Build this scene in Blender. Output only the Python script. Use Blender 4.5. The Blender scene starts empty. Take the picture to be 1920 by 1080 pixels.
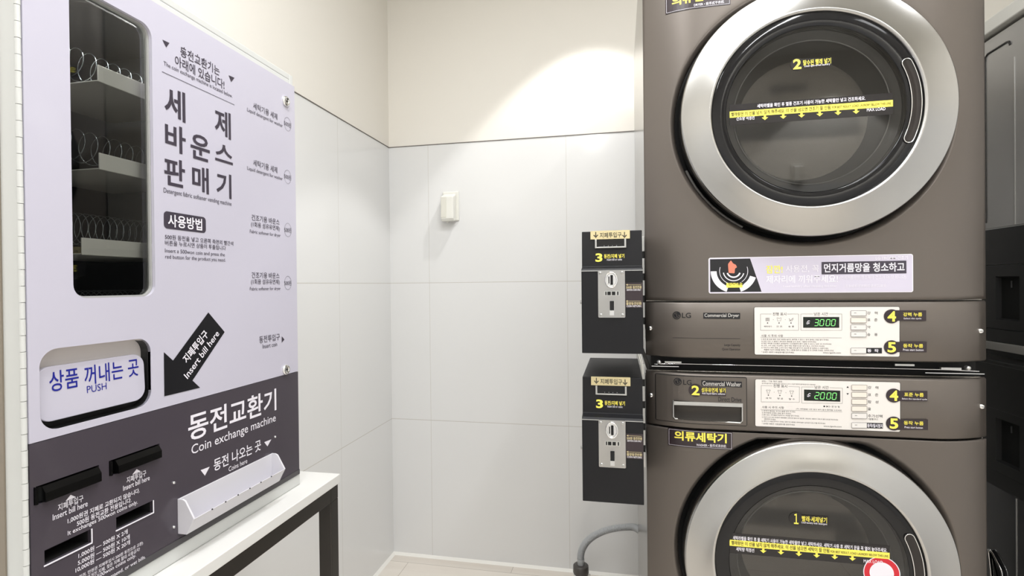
import bpy, math, random
from math import sin, cos, pi, sqrt, radians
from mathutils import Vector, Matrix

random.seed(7)
SC = bpy.context.scene
COL = SC.collection

# ------------------------------------------------------------------ camera
F, YAW, PIT, ROL, CX, CY, EYE = 980.67, .2032, -.0063, .0105, 960.0, 540.0, 1.188
_fw = Vector((-sin(YAW)*cos(PIT), cos(YAW)*cos(PIT), sin(PIT)))
_r = Vector((cos(YAW), sin(YAW), 0)); _d = _fw.cross(_r)
RT = cos(ROL)*_r + sin(ROL)*_d
DN = -sin(ROL)*_r + cos(ROL)*_d
cam_data = bpy.data.cameras.new('camera')
cam_data.sensor_width = 36.0
cam_data.lens = 36.0*F/1920.0
cam_data.clip_start = 0.02
cam = bpy.data.objects.new('camera', cam_data); COL.objects.link(cam)
cam.matrix_world = Matrix(((RT.x, -DN.x, -_fw.x, 0), (RT.y, -DN.y, -_fw.y, 0), (RT.z, -DN.z, -_fw.z, EYE), (0, 0, 0, 1)))
SC.camera = cam

SC.view_settings.view_transform = 'Standard'
SC.view_settings.look = 'None'
SC.view_settings.gamma = 1.0
SC.view_settings.use_curve_mapping = False
SC.view_settings.exposure = 0.2

w = bpy.data.worlds.new('world'); SC.world = w; w.use_nodes = True
w.node_tree.nodes['Background'].inputs[0].default_value = (1, .98, .95, 1)
w.node_tree.nodes['Background'].inputs[1].default_value = 0.3

def light(name, kind, loc, energy, color=(1, 1, 1), target=None, **kw):
    l = bpy.data.lights.new(name, kind); l.energy = energy; l.color = color
    for k, v in kw.items(): setattr(l, k, v)
    o = bpy.data.objects.new(name, l); COL.objects.link(o); o.location = loc
    if target is not None:
        o.rotation_euler = (Vector(target)-Vector(loc)).to_track_quat('-Z', 'Y').to_euler()
    return o
CEIL = 2.62; YN_ = -1.3
# two linear ceiling lamps, added unseen panels for soft fill light, and the downlight close to the back wall
TUBES = [(-.22, -.18), (.62, -.18)]
for tx, ty in TUBES:
    light('tube_light', 'AREA', (tx, ty, CEIL-.062), 11, (.97, .985, 1), (tx, ty, 0), shape='RECTANGLE', size=.05, size_y=1.2)
FILL_PANELS = [(0, .7, .9, .3, 15), (1.3, .3, .3, .9, 6)]
for px_, py_, sx_, sy_, en_ in FILL_PANELS:
    light('fill_light', 'AREA', (px_, py_, CEIL-.03), en_, (.97, .985, 1), (px_, py_, 0), shape='RECTANGLE', size=sx_, size_y=sy_)
SPOT = (-.10, 1.77, CEIL-.03)
SPOT2 = (1.3, YN_+.22, CEIL-.03)
light('downlight_beam', 'SPOT', SPOT2, 45, (.98, .985, .97), (SPOT2[0], SPOT2[1], 0), spot_size=radians(84), spot_blend=.18, shadow_soft_size=.02)
light('downlight_beam', 'SPOT', SPOT, 26, (.99, .985, .965), (SPOT[0], SPOT[1], 0), spot_size=radians(84), spot_blend=.18, shadow_soft_size=.02)

# ------------------------------------------------------------------ projections onto real planes
def ray(px, py):
    return _fw + RT*((px-CX)/F) + DN*((py-CY)/F)
def at(px, py, ax, val):
    d = ray(px, py); o = Vector((0, 0, EYE)); return o + d*((val-o[ax])/d[ax])

XC, HW, YF = .3865, .3305, 1.18
def bow(x):
    t = max(0.0, abs(x-XC)-.215)/.1155
    return .036*min(t, 1.1)**2
class XPlane:            # faces +X
    def __init__(s, X): s.X = X
    def uv(s, px, py): p = at(px, py, 0, s.X); return p.y, p.z
    def p3(s, u, v, off=0): return (s.X+off, u, v)
class NXPlane:           # faces -X
    def __init__(s, X): s.X = X
    def uv(s, px, py): p = at(px, py, 0, s.X); return -p.y, p.z
    def p3(s, u, v, off=0): return (s.X-off, -u, v)
class YPlane:            # faces -Y, optionally following the bowed machine front
    def __init__(s, Y, bowed=False): s.Y = Y; s.b = bowed
    def uv(s, px, py):
        p = at(px, py, 1, s.Y)
        if s.b:
            for _ in range(3): p = at(px, py, 1, s.Y+bow(p.x))
        return p.x, p.z
    def p3(s, u, v, off=0): return (u, s.Y-off+(bow(u) if s.b else 0), v)

# ------------------------------------------------------------------ materials
def mat(name, col, rough=.5, metal=0.0, coat=0.0, noise=None, bump=None, emit=None, ior=None, spec=None):
    m = bpy.data.materials.new(name); m.use_nodes = True
    nt = m.node_tree; b = nt.nodes['Principled BSDF']
    b.inputs['Base Color'].default_value = (*col, 1)
    b.inputs['Roughness'].default_value = rough; b.inputs['Metallic'].default_value = metal
    b.inputs['Coat Weight'].default_value = coat; b.inputs['Coat Roughness'].default_value = .05
    if ior: b.inputs['IOR'].default_value = ior
    if spec is not None: b.inputs['Specular IOR Level'].default_value = spec
    if emit:
        b.inputs['Emission Color'].default_value = (*emit[0], 1); b.inputs['Emission Strength'].default_value = emit[1]
    if noise:       # (scale, amount)
        tc = nt.nodes.new('ShaderNodeTexCoord'); n = nt.nodes.new('ShaderNodeTexNoise'); n.inputs['Scale'].default_value = noise[0]
        n.inputs['Detail'].default_value = 4
        mx = nt.nodes.new('ShaderNodeMix'); mx.data_type = 'RGBA'
        mx.inputs[6].default_value = (*[c*(1-noise[1]) for c in col], 1); mx.inputs[7].default_value = (*[min(1, c*(1+noise[1])) for c in col], 1)
        nt.links.new(tc.outputs['Object'], n.inputs['Vector']); nt.links.new(n.outputs['Fac'], mx.inputs[0]); nt.links.new(mx.outputs[2], b.inputs['Base Color'])
    if bump:        # (scale, strength)
        tc = nt.nodes.new('ShaderNodeTexCoord'); n = nt.nodes.new('ShaderNodeTexNoise'); n.inputs['Scale'].default_value = bump[0]
        bp = nt.nodes.new('ShaderNodeBump'); bp.inputs['Strength'].default_value = bump[1]; bp.inputs['Distance'].default_value = .002
        nt.links.new(tc.outputs['Object'], n.inputs['Vector']); nt.links.new(n.outputs['Fac'], bp.inputs['Height']); nt.links.new(bp.outputs['Normal'], b.inputs['Normal'])
    return m
def srgb(r, g, b): return tuple((c/255/12.92 if c/255 <= .04045 else ((c/255+.055)/1.055)**2.4) for c in (r, g, b))
def glassy(name, tint, ior=1.5, rough=0.0):
    m = bpy.data.materials.new(name); m.use_nodes = True; nt = m.node_tree; nt.nodes.clear()
    out = nt.nodes.new('ShaderNodeOutputMaterial'); mx = nt.nodes.new('ShaderNodeMixShader')
    tr = nt.nodes.new('ShaderNodeBsdfTransparent'); gl = nt.nodes.new('ShaderNodeBsdfGlossy'); fr = nt.nodes.new('ShaderNodeFresnel')
    tr.inputs[0].default_value = (*tint, 1); gl.inputs['Roughness'].default_value = rough; fr.inputs['IOR'].default_value = ior
    nt.links.new(fr.outputs[0], mx.inputs[0]); nt.links.new(tr.outputs[0], mx.inputs[1]); nt.links.new(gl.outputs[0], mx.inputs[2]); nt.links.new(mx.outputs[0], out.inputs[0])
    return m
M = {}
M['paint'] = mat('cream_paint', srgb(240, 236, 228), .75, bump=(350, .05))
M['ceil'] = mat('ceiling_paint', srgb(240, 238, 232), .8)
M['taupe'] = mat('taupe_metal_paint', srgb(105, 98, 92), .38, .45, noise=(3, .03), bump=(900, .03))
M['taupe_side'] = mat('side_sheet_metal', srgb(150, 146, 140), .2, .8)
M['black'] = mat('black_plastic', (.012, .012, .012), .3)
M['gloss'] = mat('gloss_black', (.008, .008, .009), .08, spec=.35)
M['matte'] = mat('matt_black', (.006, .006, .006), .8)
M['boxblk'] = mat('coin_box_paint', srgb(20, 20, 23), .5, 0, spec=.3, bump=(1200, .04))
M['steel'] = mat('brushed_steel', srgb(184, 183, 181), .24, 1.0)
_b = M['steel'].node_tree; _p = _b.nodes['Principled BSDF']; _p.inputs['Anisotropic'].default_value = .7
_t = _b.nodes.new('ShaderNodeTangent'); _t.direction_type = 'RADIAL'; _t.axis = 'Y'; _b.links.new(_t.outputs[0], _p.inputs['Tangent'])
M['chrome'] = mat('chrome', srgb(232, 232, 232), .06, 1.0)
M['satin'] = mat('satin_metal', srgb(200, 200, 198), .3, .9)
M['white'] = mat('white_plastic', srgb(236, 235, 228), .35)
M['lav'] = mat('lavender_white_print', srgb(196, 193, 207), .3, coat=.2)
M['plum'] = mat('plum_grey_print', srgb(70, 64, 72), .3, coat=.3)
M['bodyw'] = mat('white_sheet_steel', srgb(208, 209, 206), .35, noise=(5, .02))
M['beige'] = mat('beige_edge', srgb(140, 130, 116), .6)
M['ink'] = mat('dark_ink', srgb(62, 56, 68), .4)
M['inkb'] = mat('black_ink', srgb(22, 22, 26), .35)
M['blue'] = mat('blue_ink', srgb(28, 34, 140), .4)
M['inkw'] = mat('white_ink', srgb(236, 232, 240), .4)
M['yel'] = mat('yellow_ink', srgb(250, 235, 95), .4)
M['gold'] = mat('gold_sticker', srgb(208, 194, 150), .35, .2)
M['stk'] = mat('dark_brown_sticker', srgb(48, 38, 42), .3)
M['red'] = mat('red_sticker', srgb(205, 32, 48), .35)
M['skin'] = mat('printed_hand', srgb(214, 128, 104), .4)
M['lavs'] = mat('lavender_sticker', srgb(204, 198, 214), .3)
M['panelw'] = mat('pale_panel', srgb(228, 223, 218), .35)
M['btn'] = mat('pale_button', srgb(226, 222, 218), .3)
M['btno'] = mat('cream_button', srgb(230, 221, 210), .3)
M['stkd'] = mat('dark_glass_sticker', srgb(24, 20, 22), .25)
M['deep'] = mat('deep_black_plastic', (.003, .003, .003), .2, spec=.25)
M['disp'] = mat('display_glass', srgb(12, 22, 14), .1)
M['led'] = mat('green_led', srgb(120, 220, 120), .4, emit=(srgb(130, 235, 120), .7))
M['hose'] = mat('grey_hose', srgb(176, 178, 180), .4)
M['trayg'] = mat('grey_shelf', srgb(222, 220, 214), .4, 0)
M['dark'] = mat('dark_interior', srgb(72, 72, 74), .6)
M['drum'] = mat('drum_steel', srgb(120, 116, 110), .35, .8)
M['wire'] = mat('coil_wire', srgb(150, 156, 160), .25, .9)
M['tabw'] = mat('white_table_top', srgb(224, 223, 220), .35)
M['frame'] = mat('black_steel_tube', srgb(46, 42, 38), .35, .2)
M['smoke'] = glassy('smoked_glass', (.44, .438, .436), 1.65)
M['pane'] = glassy('clear_pane', (.88, .89, .88), 1.35)
M['greym'] = mat('grey_machine_front', srgb(188, 187, 186), .28, .5, noise=(6, .12))
M['lamp'] = mat('lamp_diffuser', (.9, .9, .9), .5, emit=((1, .98, .95), 4))
M['caulk'] = mat('white_caulk', srgb(246, 244, 238), .4)

def tile_mat(name, horiz, u0, tw, zs=.6):
    """glossy cream wall tile with thin grout lines, from world position"""
    m = bpy.data.materials.new(name); m.use_nodes = True; nt = m.node_tree; b = nt.nodes['Principled BSDF']
    N = nt.nodes.new; L = nt.links.new
    geo = N('ShaderNodeNewGeometry'); sep = N('ShaderNodeSeparateXYZ'); L(geo.outputs['Position'], sep.inputs[0])
    def mth(op, a, bb=None, c=None):
        n = N('ShaderNodeMath'); n.operation = op
        for i, x in enumerate((a, bb, c)):
            if x is None: continue
            if isinstance(x, (int, float)): n.inputs[i].default_value = x
            else: L(x, n.inputs[i])
        return n.outputs[0]
    def line(co, off, per, wid):
        t = mth('FRACT', mth('DIVIDE', mth('SUBTRACT', co, off), per))
        dd = mth('MINIMUM', t, mth('SUBTRACT', 1.0, t))
        return mth('LESS_THAN', dd, wid/per)
    g = mth('MAXIMUM', line(sep.outputs[horiz], u0, tw, .0007), line(sep.outputs[2], 0.0, zs, .0013))
    nz = N('ShaderNodeTexNoise'); nz.inputs['Scale'].default_value = 1.2; L(geo.outputs['Position'], nz.inputs['Vector'])
    tone = N('ShaderNodeMix'); tone.data_type = 'RGBA'
    tone.inputs[6].default_value = (*srgb(230, 230, 229), 1); tone.inputs[7].default_value = (*srgb(236, 236, 236), 1); L(nz.outputs['Fac'], tone.inputs[0])
    mx = N('ShaderNodeMix'); mx.data_type = 'RGBA'; L(g, mx.inputs[0]); L(tone.outputs[2], mx.inputs[6]); mx.inputs[7].default_value = (*srgb(206, 203, 197), 1)
    L(mx.outputs[2], b.inputs['Base Color'])
    b.inputs['Roughness'].default_value = .14
    bp = N('ShaderNodeBump'); bp.inputs['Strength'].default_value = .15; bp.inputs['Distance'].default_value = .001
    L(mth('SUBTRACT', 1.0, g), bp.inputs['Height']); L(bp.outputs['Normal'], b.inputs['Normal'])
    return m
def floor_mat():
    m = bpy.data.materials.new('floor_planks'); m.use_nodes = True; nt = m.node_tree; b = nt.nodes['Principled BSDF']
    N = nt.nodes.new; L = nt.links.new
    geo = N('ShaderNodeNewGeometry'); mp = N('ShaderNodeMapping'); mp.inputs['Scale'].default_value = (1.2, 9, 1); L(geo.outputs['Position'], mp.inputs[0])
    nz = N('ShaderNodeTexNoise'); nz.inputs['Scale'].default_value = 2.0; nz.inputs['Detail'].default_value = 6; L(mp.outputs[0], nz.inputs['Vector'])
    mx = N('ShaderNodeMix'); mx.data_type = 'RGBA'; L(nz.outputs['Fac'], mx.inputs[0])
    mx.inputs[6].default_value = (*srgb(222, 211, 198), 1); mx.inputs[7].default_value = (*srgb(248, 243, 235), 1)
    br = N('ShaderNodeTexBrick'); br.inputs['Scale'].default_value = 1; br.inputs['Brick Width'].default_value = .9; br.inputs['Row Height'].default_value = .15
    br.inputs['Mortar Size'].default_value = .0012; br.inputs['Color2'].default_value = (.93, .93, .93, 1); br.inputs['Color1'].default_value = (1, 1, 1, 1); br.inputs['Mortar'].default_value = (.6, .58, .55, 1)
    L(geo.outputs['Position'], br.inputs['Vector'])
    m2 = N('ShaderNodeMix'); m2.data_type = 'RGBA'; m2.blend_type = 'MULTIPLY'; m2.inputs[0].default_value = 1; L(mx.outputs[2], m2.inputs[6]); L(br.outputs['Color'], m2.inputs[7])
    L(m2.outputs[2], b.inputs['Base Color']); b.inputs['Roughness'].default_value = .3
    return m
M['tile_back'] = tile_mat('wall_tile_back', 0, -.2122, .6)
M['tile_left'] = tile_mat('wall_tile_left', 1, 1.729, .6)
M['tile_other'] = tile_mat('wall_tile_other', 1, 1.729, .6)
M['floor'] = floor_mat()

# ------------------------------------------------------------------ objects
def thing(name, label, cat, loc=(0, 0, 0), group=None):
    o = bpy.data.objects.new(name, None); COL.objects.link(o); o.location = loc
    o.empty_display_size = .1
    o['label'] = label; o['category'] = cat
    if group: o['group'] = group
    return o

class G:
    """collects polygons in world space; build() links them as one mesh object"""
    def __init__(s): s.v = []; s.f = []; s.m = []; s.s = []
    def add(s, vs, fs, mi=0, smooth=False):
        b = len(s.v); s.v += [tuple(p) for p in vs]
        for f in fs: s.f.append([b+i for i in f]); s.m.append(mi); s.s.append(smooth)
        return s
    def box(s, x0, x1, y0, y1, z0, z1, mi=0):
        v = [(x, y, z) for z in (z0, z1) for y in (y0, y1) for x in (x0, x1)]
        return s.add(v, [(0, 2, 3, 1), (4, 5, 7, 6), (0, 1, 5, 4), (2, 6, 7, 3), (0, 4, 6, 2), (1, 3, 7, 5)], mi)
    def prism(s, poly, axis, a, b, mi=0, smooth=False):
        """poly: 2D points; axis: extrusion axis; remaining coords in order"""
        def mk(p, h):
            q = list(p); q.insert(axis, h); return tuple(q)
        n = len(poly); v = [mk(p, a) for p in poly]+[mk(p, b) for p in poly]
        s.add(v, [tuple(range(n))[::-1], tuple(range(n, 2*n))], mi, False)
        bb = len(s.v)-2*n
        for i in range(n):
            s.f.append([bb+i, bb+(i+1) % n, bb+n+(i+1) % n, bb+n+i]); s.m.append(mi); s.s.append(smooth)
        return s
    def tube(s, path, r, n=12, mi=0, caps=True, closed=False):
        P = [Vector(p) for p in path]; m = len(P); rr = r if callable(r) else (lambda i: r)
        T = []
        for i in range(m):
            a = P[(i-1) % m] if (closed or i > 0) else P[i]; b = P[(i+1) % m] if (closed or i < m-1) else P[i]
            T.append((b-a).normalized())
        up = Vector((0, 0, 1)) if abs(T[0].z) < .9 else Vector((1, 0, 0))
        nrm = (up-T[0]*up.dot(T[0])).normalized(); v = []
        for i in range(m):
            nrm = (nrm-T[i]*nrm.dot(T[i])).normalized(); bn = T[i].cross(nrm)
            for k in range(n):
                a = 2*pi*k/n; v.append(P[i]+(nrm*cos(a)+bn*sin(a))*rr(i))
        f = [(i*n+k, i*n+(k+1) % n, ((i+1) % m)*n+(k+1) % n, ((i+1) % m)*n+k) for i in range(m if closed else m-1) for k in range(n)]
        s.add(v, f, mi, True)
        if caps and not closed: s.add(v[:n], [tuple(range(n))[::-1]], mi); s.add(v[-n:], [tuple(range(n))], mi)
        return s
    def lathe(s, prof, c, axis, n=96, mi=0, a0=0, a1=2*pi, smooth=True):
        """prof: (radius, along-axis); axis 1: circle in XZ; axis 2: circle in XY; axis 0: circle in YZ"""
        full = abs(a1-a0-2*pi) < 1e-6; k = n if full else n+1; v = []
        for (r, h) in prof:
            for i in range(k):
                a = a0+(a1-a0)*i/n; u, w_ = r*cos(a), r*sin(a)
                v.append((c[0]+u, c[1]+h, c[2]+w_) if axis == 1 else (c[0]+u, c[1]+w_, c[2]+h) if axis == 2 else (c[0]+h, c[1]+u, c[2]+w_))
        f = []
        for j in range(len(prof)-1):
            for i in range(n):
                i2 = (i+1) % k
                f.append((j*k+i, j*k+i2, (j+1)*k+i2, (j+1)*k+i))
        return s.add(v, f, mi, smooth)
    def pl(s, S, pts, off, mi=0):
        """flat polygon on a surface, pts in pixels"""
        uv = [S.uv(*p) for p in pts]; return s.uvpoly(S, uv, off, mi)
    def uvpoly(s, S, uv, off, mi=0):
        ar = sum(uv[i][0]*uv[(i+1) % len(uv)][1]-uv[(i+1) % len(uv)][0]*uv[i][1] for i in range(len(uv)))
        if ar < 0: uv = uv[::-1]
        us_ = [p[0] for p in uv]
        if getattr(S, 'b', False) and max(abs(min(us_)-XC), abs(max(us_)-XC)) > .2 and max(us_)-min(us_) > .008:
            n = int((max(us_)-min(us_))/.008)+1
            for k in range(n):
                a = min(us_)+(max(us_)-min(us_))*k/n; b = min(us_)+(max(us_)-min(us_))*(k+1)/n; P = uv
                for lim, sg in ((a, 1), (b, -1)):
                    Q = []
                    for i in range(len(P)):
                        p, q = P[i-1], P[i]; ip, iq = sg*(p[0]-lim) >= 0, sg*(q[0]-lim) >= 0
                        if ip != iq:
                            t = (lim-p[0])/(q[0]-p[0]); Q.append((lim, p[1]+(q[1]-p[1])*t))
                        if iq: Q.append(q)
                    P = Q
                    if not P: break
                if len(P) > 2: s.add([S.p3(u, v, off) for u, v in P], [tuple(range(len(P)))], mi)
            return s
        return s.add([S.p3(u, v, off) for u, v in uv], [tuple(range(len(uv)))], mi)
    def uvplate(s, S, uv, o0, o1, mi=0):
        """polygon with thickness standing on a surface"""
        ar = sum(uv[i][0]*uv[(i+1) % len(uv)][1]-uv[(i+1) % len(uv)][0]*uv[i][1] for i in range(len(uv)))
        if ar < 0: uv = uv[::-1]
        n = len(uv); v = [S.p3(u, w_, o1) for u, w_ in uv]+[S.p3(u, w_, o0) for u, w_ in uv]
        s.uvpoly(S, uv, o1, mi)
        return s.add(v, [tuple(range(n, 2*n))[::-1]]+[(i, n+i, n+(i+1) % n, (i+1) % n) for i in range(n)], mi)
    def line(s, S, pts, wpx, off, mi=0, closed=False, sub=1):
        """thin printed line; width in metres"""
        uv = [Vector(S.uv(*p)) for p in pts]; return s.uvline(S, uv, wpx, off, mi, closed)
    def uvline(s, S, uv, wd, off, mi=0, closed=False):
        uv = [Vector(p) for p in uv]
        if closed: uv = uv+[uv[0]]
        for a, b in zip(uv[:-1], uv[1:]):
            if (b-a).length < 1e-7: continue
            n = max(1, int((b-a).length/.02)) if getattr(S, 'b', False) else 1
            t = (b-a).normalized(); p = Vector((-t.y, t.x))*wd/2
            for i in range(n):
                q0 = a+(b-a)*i/n; q1 = a+(b-a)*(i+1)/n
                s.add([S.p3(*(q0-p), off), S.p3(*(q1-p), off), S.p3(*(q1+p), off), S.p3(*(q0+p), off)], [(0, 1, 2, 3)], mi)
        return s
    def text(s, S, st, cx, cy, wd, ht, off, mi=0, bold=0.0, shear=0.0):
        """writing centred at a pixel of the photograph on surface S, wd x ht pixels there"""
        u0 = S.uv(cx-wd/2, cy)[0]; u1 = S.uv(cx+wd/2, cy)[0]; vt = S.uv(cx, cy-ht/2)[1]; vb = S.uv(cx, cy+ht/2)[1]
        vs, fs = glyphs(st, bold)
        return s.add([S.p3(u0+(u1-u0)*(x+shear*(y-.5)), vb+(vt-vb)*y, off) for x, y in vs], fs, mi)
    def textrot(s, S, st, A, B, ht, off, mi=0, bold=0.0):
        """writing running from pixel A to pixel B (middle line), ht = height in metres"""
        a = Vector(S.uv(*A)); b = Vector(S.uv(*B)); t = (b-a).normalized(); p = Vector((-t.y, t.x))
        vs, fs = glyphs(st, bold); L_ = (b-a).length
        return s.add([S.p3(*(a+t*(L_*x)+p*(ht*(y-.5))), off) for x, y in vs], fs, mi)
    def build(s, name, mats, parent=None, bevel=0, seg=2, label=None, kind=None):
        me = bpy.data.meshes.new(name); me.from_pydata(s.v, [], s.f)
        if not isinstance(mats, (list, tuple)): mats = [mats]
        for m_ in mats: me.materials.append(M[m_] if isinstance(m_, str) else m_)
        me.polygons.foreach_set('material_index', s.m); me.polygons.foreach_set('use_smooth', s.s); me.update()
        o = bpy.data.objects.new(name, me); COL.objects.link(o)
        if parent is not None:
            o.parent = parent; L0 = world_loc(parent)
            me.transform(Matrix.Translation(-L0))
        if bevel:
            b = o.modifiers.new('bevel', 'BEVEL'); b.width = bevel; b.segments = seg; b.limit_method = 'ANGLE'; b.angle_limit = radians(40)
            b.harden_normals = False
        if label: o['label'] = label
        if kind: o['kind'] = kind
        return o
def world_loc(o):
    v = Vector((0, 0, 0))
    while o is not None: v += Vector(o.location); o = o.parent
    return v
def tag(o, label, cat, group=None, kind=None):
    o['label'] = label; o['category'] = cat
    if group: o['group'] = group
    if kind: o['kind'] = kind
    return o

_tc = bpy.data.curves.new('lettering_source', 'FONT'); _to = bpy.data.objects.new('lettering_source', _tc); COL.objects.link(_to)
_cache = {}
def glyphs(st, bold=0.0):
    k = (st, bold)
    if k not in _cache:
        _tc.body = st; _tc.offset = bold; _tc.resolution_u = 3
        e = _to; me = e.to_mesh()
        v = [(p.co.x, p.co.y) for p in me.vertices]; f = [tuple(p.vertices) for p in me.polygons]
        x0 = min(p[0] for p in v); x1 = max(p[0] for p in v); y0 = min(p[1] for p in v); y1 = max(p[1] for p in v)
        ff = []
        for t in f:
            ar = sum(v[t[i]][0]*v[t[(i+1) % len(t)]][1]-v[t[(i+1) % len(t)]][0]*v[t[i]][1] for i in range(len(t)))
            ff.append(t if ar >= 0 else t[::-1])
        _cache[k] = ([((a-x0)/(x1-x0), (b-y0)/max(1e-6, y1-y0)) for a, b in v], ff); e.to_mesh_clear()
    return _cache[k]

def rrect(u0, u1, v0, v1, r, n=8):
    out = []
    for cu, cv, a in ((u1-r, v1-r, 0), (u0+r, v1-r, 90), (u0+r, v0+r, 180), (u1-r, v0+r, 270)):
        out += [(cu+r*cos(radians(a+90*i/n)), cv+r*sin(radians(a+90*i/n))) for i in range(n+1)]
    return out
def rquad(c, r, n=6):
    """rounded polygon from a list of 2D corners"""
    out = []; m = len(c)
    for i in range(m):
        p = Vector(c[i]); a = (Vector(c[i-1])-p).normalized()*r; b = (Vector(c[(i+1) % m])-p).normalized()*r
        for k in range(n+1):
            t = k/n; out.append(tuple(p+a*(1-t)**2+b*t**2))
    return out
def circ(cu, cv, r, n=32, ry=None): return [(cu+r*cos(2*pi*i/n), cv+(ry or r)*sin(2*pi*i/n)) for i in range(n)]

def slab(outline, holes, depth):
    """2D outline with holes -> solid slab, z in [-depth/2, depth/2]"""
    cu = bpy.data.curves.new('c', 'CURVE'); cu.dimensions = '2D'; cu.fill_mode = 'BOTH'; cu.extrude = depth/2
    for lp in [outline]+holes:
        sp = cu.splines.new('POLY'); sp.points.add(len(lp)-1)
        for i, (x, y) in enumerate(lp): sp.points[i].co = (x, y, 0, 1)
        sp.use_cyclic_u = True
    o = bpy.data.objects.new('c', cu); COL.objects.link(o)
    dg = bpy.context.evaluated_depsgraph_get(); dg.update(); e = o.evaluated_get(dg); me = e.to_mesh()
    v = [tuple(p.co) for p in me.vertices]; f = [tuple(p.vertices) for p in me.polygons]; e.to_mesh_clear()
    bpy.data.objects.remove(o); bpy.data.curves.remove(cu)
    return v, f

# ------------------------------------------------------------------ the room
XL, YB, XR, YN = -.9943, 2.1607, 1.86, -1.3
def struct(name, g, mats):
    o = g.build(name, mats); o['kind'] = 'structure'; return o
struct('floor', G().box(XL-.1, XR+.1, YN-.1, YB+.1, -.1, 0), 'floor')
struct('ceiling', G().box(XL-.1, XR+.1, YN-.1, YB+.1, CEIL, CEIL+.1), 'ceil')
def wall(name, box_lo, tile):
    x0, x1, y0, y1 = box_lo; g = G(); g.box(x0, x1, y0, y1, 0, 1.8, 0); g.box(x0, x1, y0, y1, 1.8, CEIL, 1)
    struct(name, g, [tile, 'paint'])
wall('wall_back', (XL-.1, XR+.1, YB, YB+.1), 'tile_back')
wall('wall_left', (XL-.1, XL, YN, YB), 'tile_left')
wall('wall_right', (XR, XR+.1, YN, YB), 'tile_other')
wall('wall_front', (XL-.1, XR+.1, YN-.1, YN), 'tile_back')
struct('trim_1', G().box(XL, XR, YB-.0025, YB, 1.7985, 1.8012), mat('edge_trim', srgb(104, 98, 92), .4))
struct('trim_2', G().box(XL, XL+.0025, 1.0, YB, 1.7985, 1.8012), bpy.data.materials['edge_trim'])
struct('baseboard_back', G().prism([(YB, 0), (YB-.012, 0), (YB, .009)], 0, XL, XR), 'caulk')
struct('baseboard_left', G().prism([(XL, 0), (XL+.012, 0), (XL, .009)], 1, YN, YB), 'caulk')

def lamp_housing(x, y, sx, sy, name, label):
    t = thing(name, label, 'ceiling light', (x, y, CEIL))
    G().box(x-sx/2-.02, x+sx/2+.02, y-sy/2-.02, y+sy/2+.02, CEIL-.025, CEIL).build('housing', 'white', t, .003)
    return t
for i, (tx, ty) in enumerate(TUBES):
    t = lamp_housing(tx, ty, .05, 1.2, 'tube_lamp', ('long white tube lamp on the ceiling nearer the left wall', 'long white tube lamp on the ceiling nearer the right wall')[i])
    G().box(tx-.025, tx+.025, ty-.6, ty+.6, CEIL-.055, CEIL-.025).build('diffuser', 'lamp', t, .008)
for i, (x, y, sx, sy, _e) in enumerate(FILL_PANELS):
    t = lamp_housing(x, y, sx, sy, 'fill_panel', ('added wide flat fill lamp on the ceiling in front of the machines, out of view', 'added flat fill lamp on the ceiling nearer the right wall, out of view')[i])
for sp_, lb in ((SPOT, 'small round ceiling downlight close to the back wall'), (SPOT2, 'small round ceiling downlight close to the wall behind the camera')):
    t = thing('downlight', lb, 'ceiling light', (sp_[0], sp_[1], CEIL))
    G().lathe([(.05, 0), (.05, -.012), (.038, -.014), (.034, -.001)], (sp_[0], sp_[1], CEIL), 2, 40).build('trim_ring', 'white', t)

# ------------------------------------------------------------------ vending machine
XV = -.672
V = XPlane(XV)
vy0, vy1 = .4785, .9965
VB, VT = .7668, 1.6366          # bottom, top
ZD = 1.0086                     # seam between white door and dark exchange panel
vm = thing('vending_machine', 'tall white detergent and softener vending machine with dark coin exchange panel, on the white table', 'vending machine', (XV-.16, .74, VB))
# cabinet shell: open box, window side visible
g = G()
xb = XL+.004; xf = XV-.006
g.box(xb, xf-.0, vy0-.0, vy0+.012, VB, VT); g.box(xb, xf, vy1-.008, vy1+.004, VB, VT)
g.box(xb, xf, vy0+.012, vy1-.008, VT-.012, VT); g.box(xb, xf, vy0+.012, vy1-.008, VB, VB+.012)
g.box(xb, xb+.01, vy0+.012, vy1-.008, VB+.012, VT-.012)
g.box(xf-.01, xf, vy0+.012, vy1-.008, VT-.05, VT-.012)
g.box(xf-.001, XV-.001, vy0, vy1+.004, VB, .790)                # bottom strip below the dark panel
g.build('cabinet', 'bodyw', vm, .0015)
G().box(xb+.002, xb+.0035+.012, vy0+.0125, vy1-.0085, ZD+.0, VT-.013).build('back_lining', 'dark', vm)
G().box(xb, -.7062, vy0-.002, vy0-.0002, VB, VT).build('side_cover', 'beige', vm)
top_z = 1.6125
def door_plate(outline, holes, X0, X1, name, mt, **k):
    v, f = slab(outline, holes, X1-X0)
    return G().add([((X0+X1)/2+z, x, y) for x, y, z in v], f).build(name, mt, vm, **k)
wy0, wy1, wz0, wz1 = .5322, .6505, 1.1765, 1.5735
hy0, hy1, hz0, hz1 = .4915, .6415, 1.0185, 1.1165
win = rrect(wy0, wy1, wz0, wz1, .017); hat = rrect(hy0, hy1, hz0, hz1, .021)
door_plate([(vy0+.001, ZD+.0004), (vy1, ZD+.0004), (vy1, top_z), (vy0+.001, top_z)], [win, hat], XV-.005, XV, 'door', 'lav', label='lavender white printed door')
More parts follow.
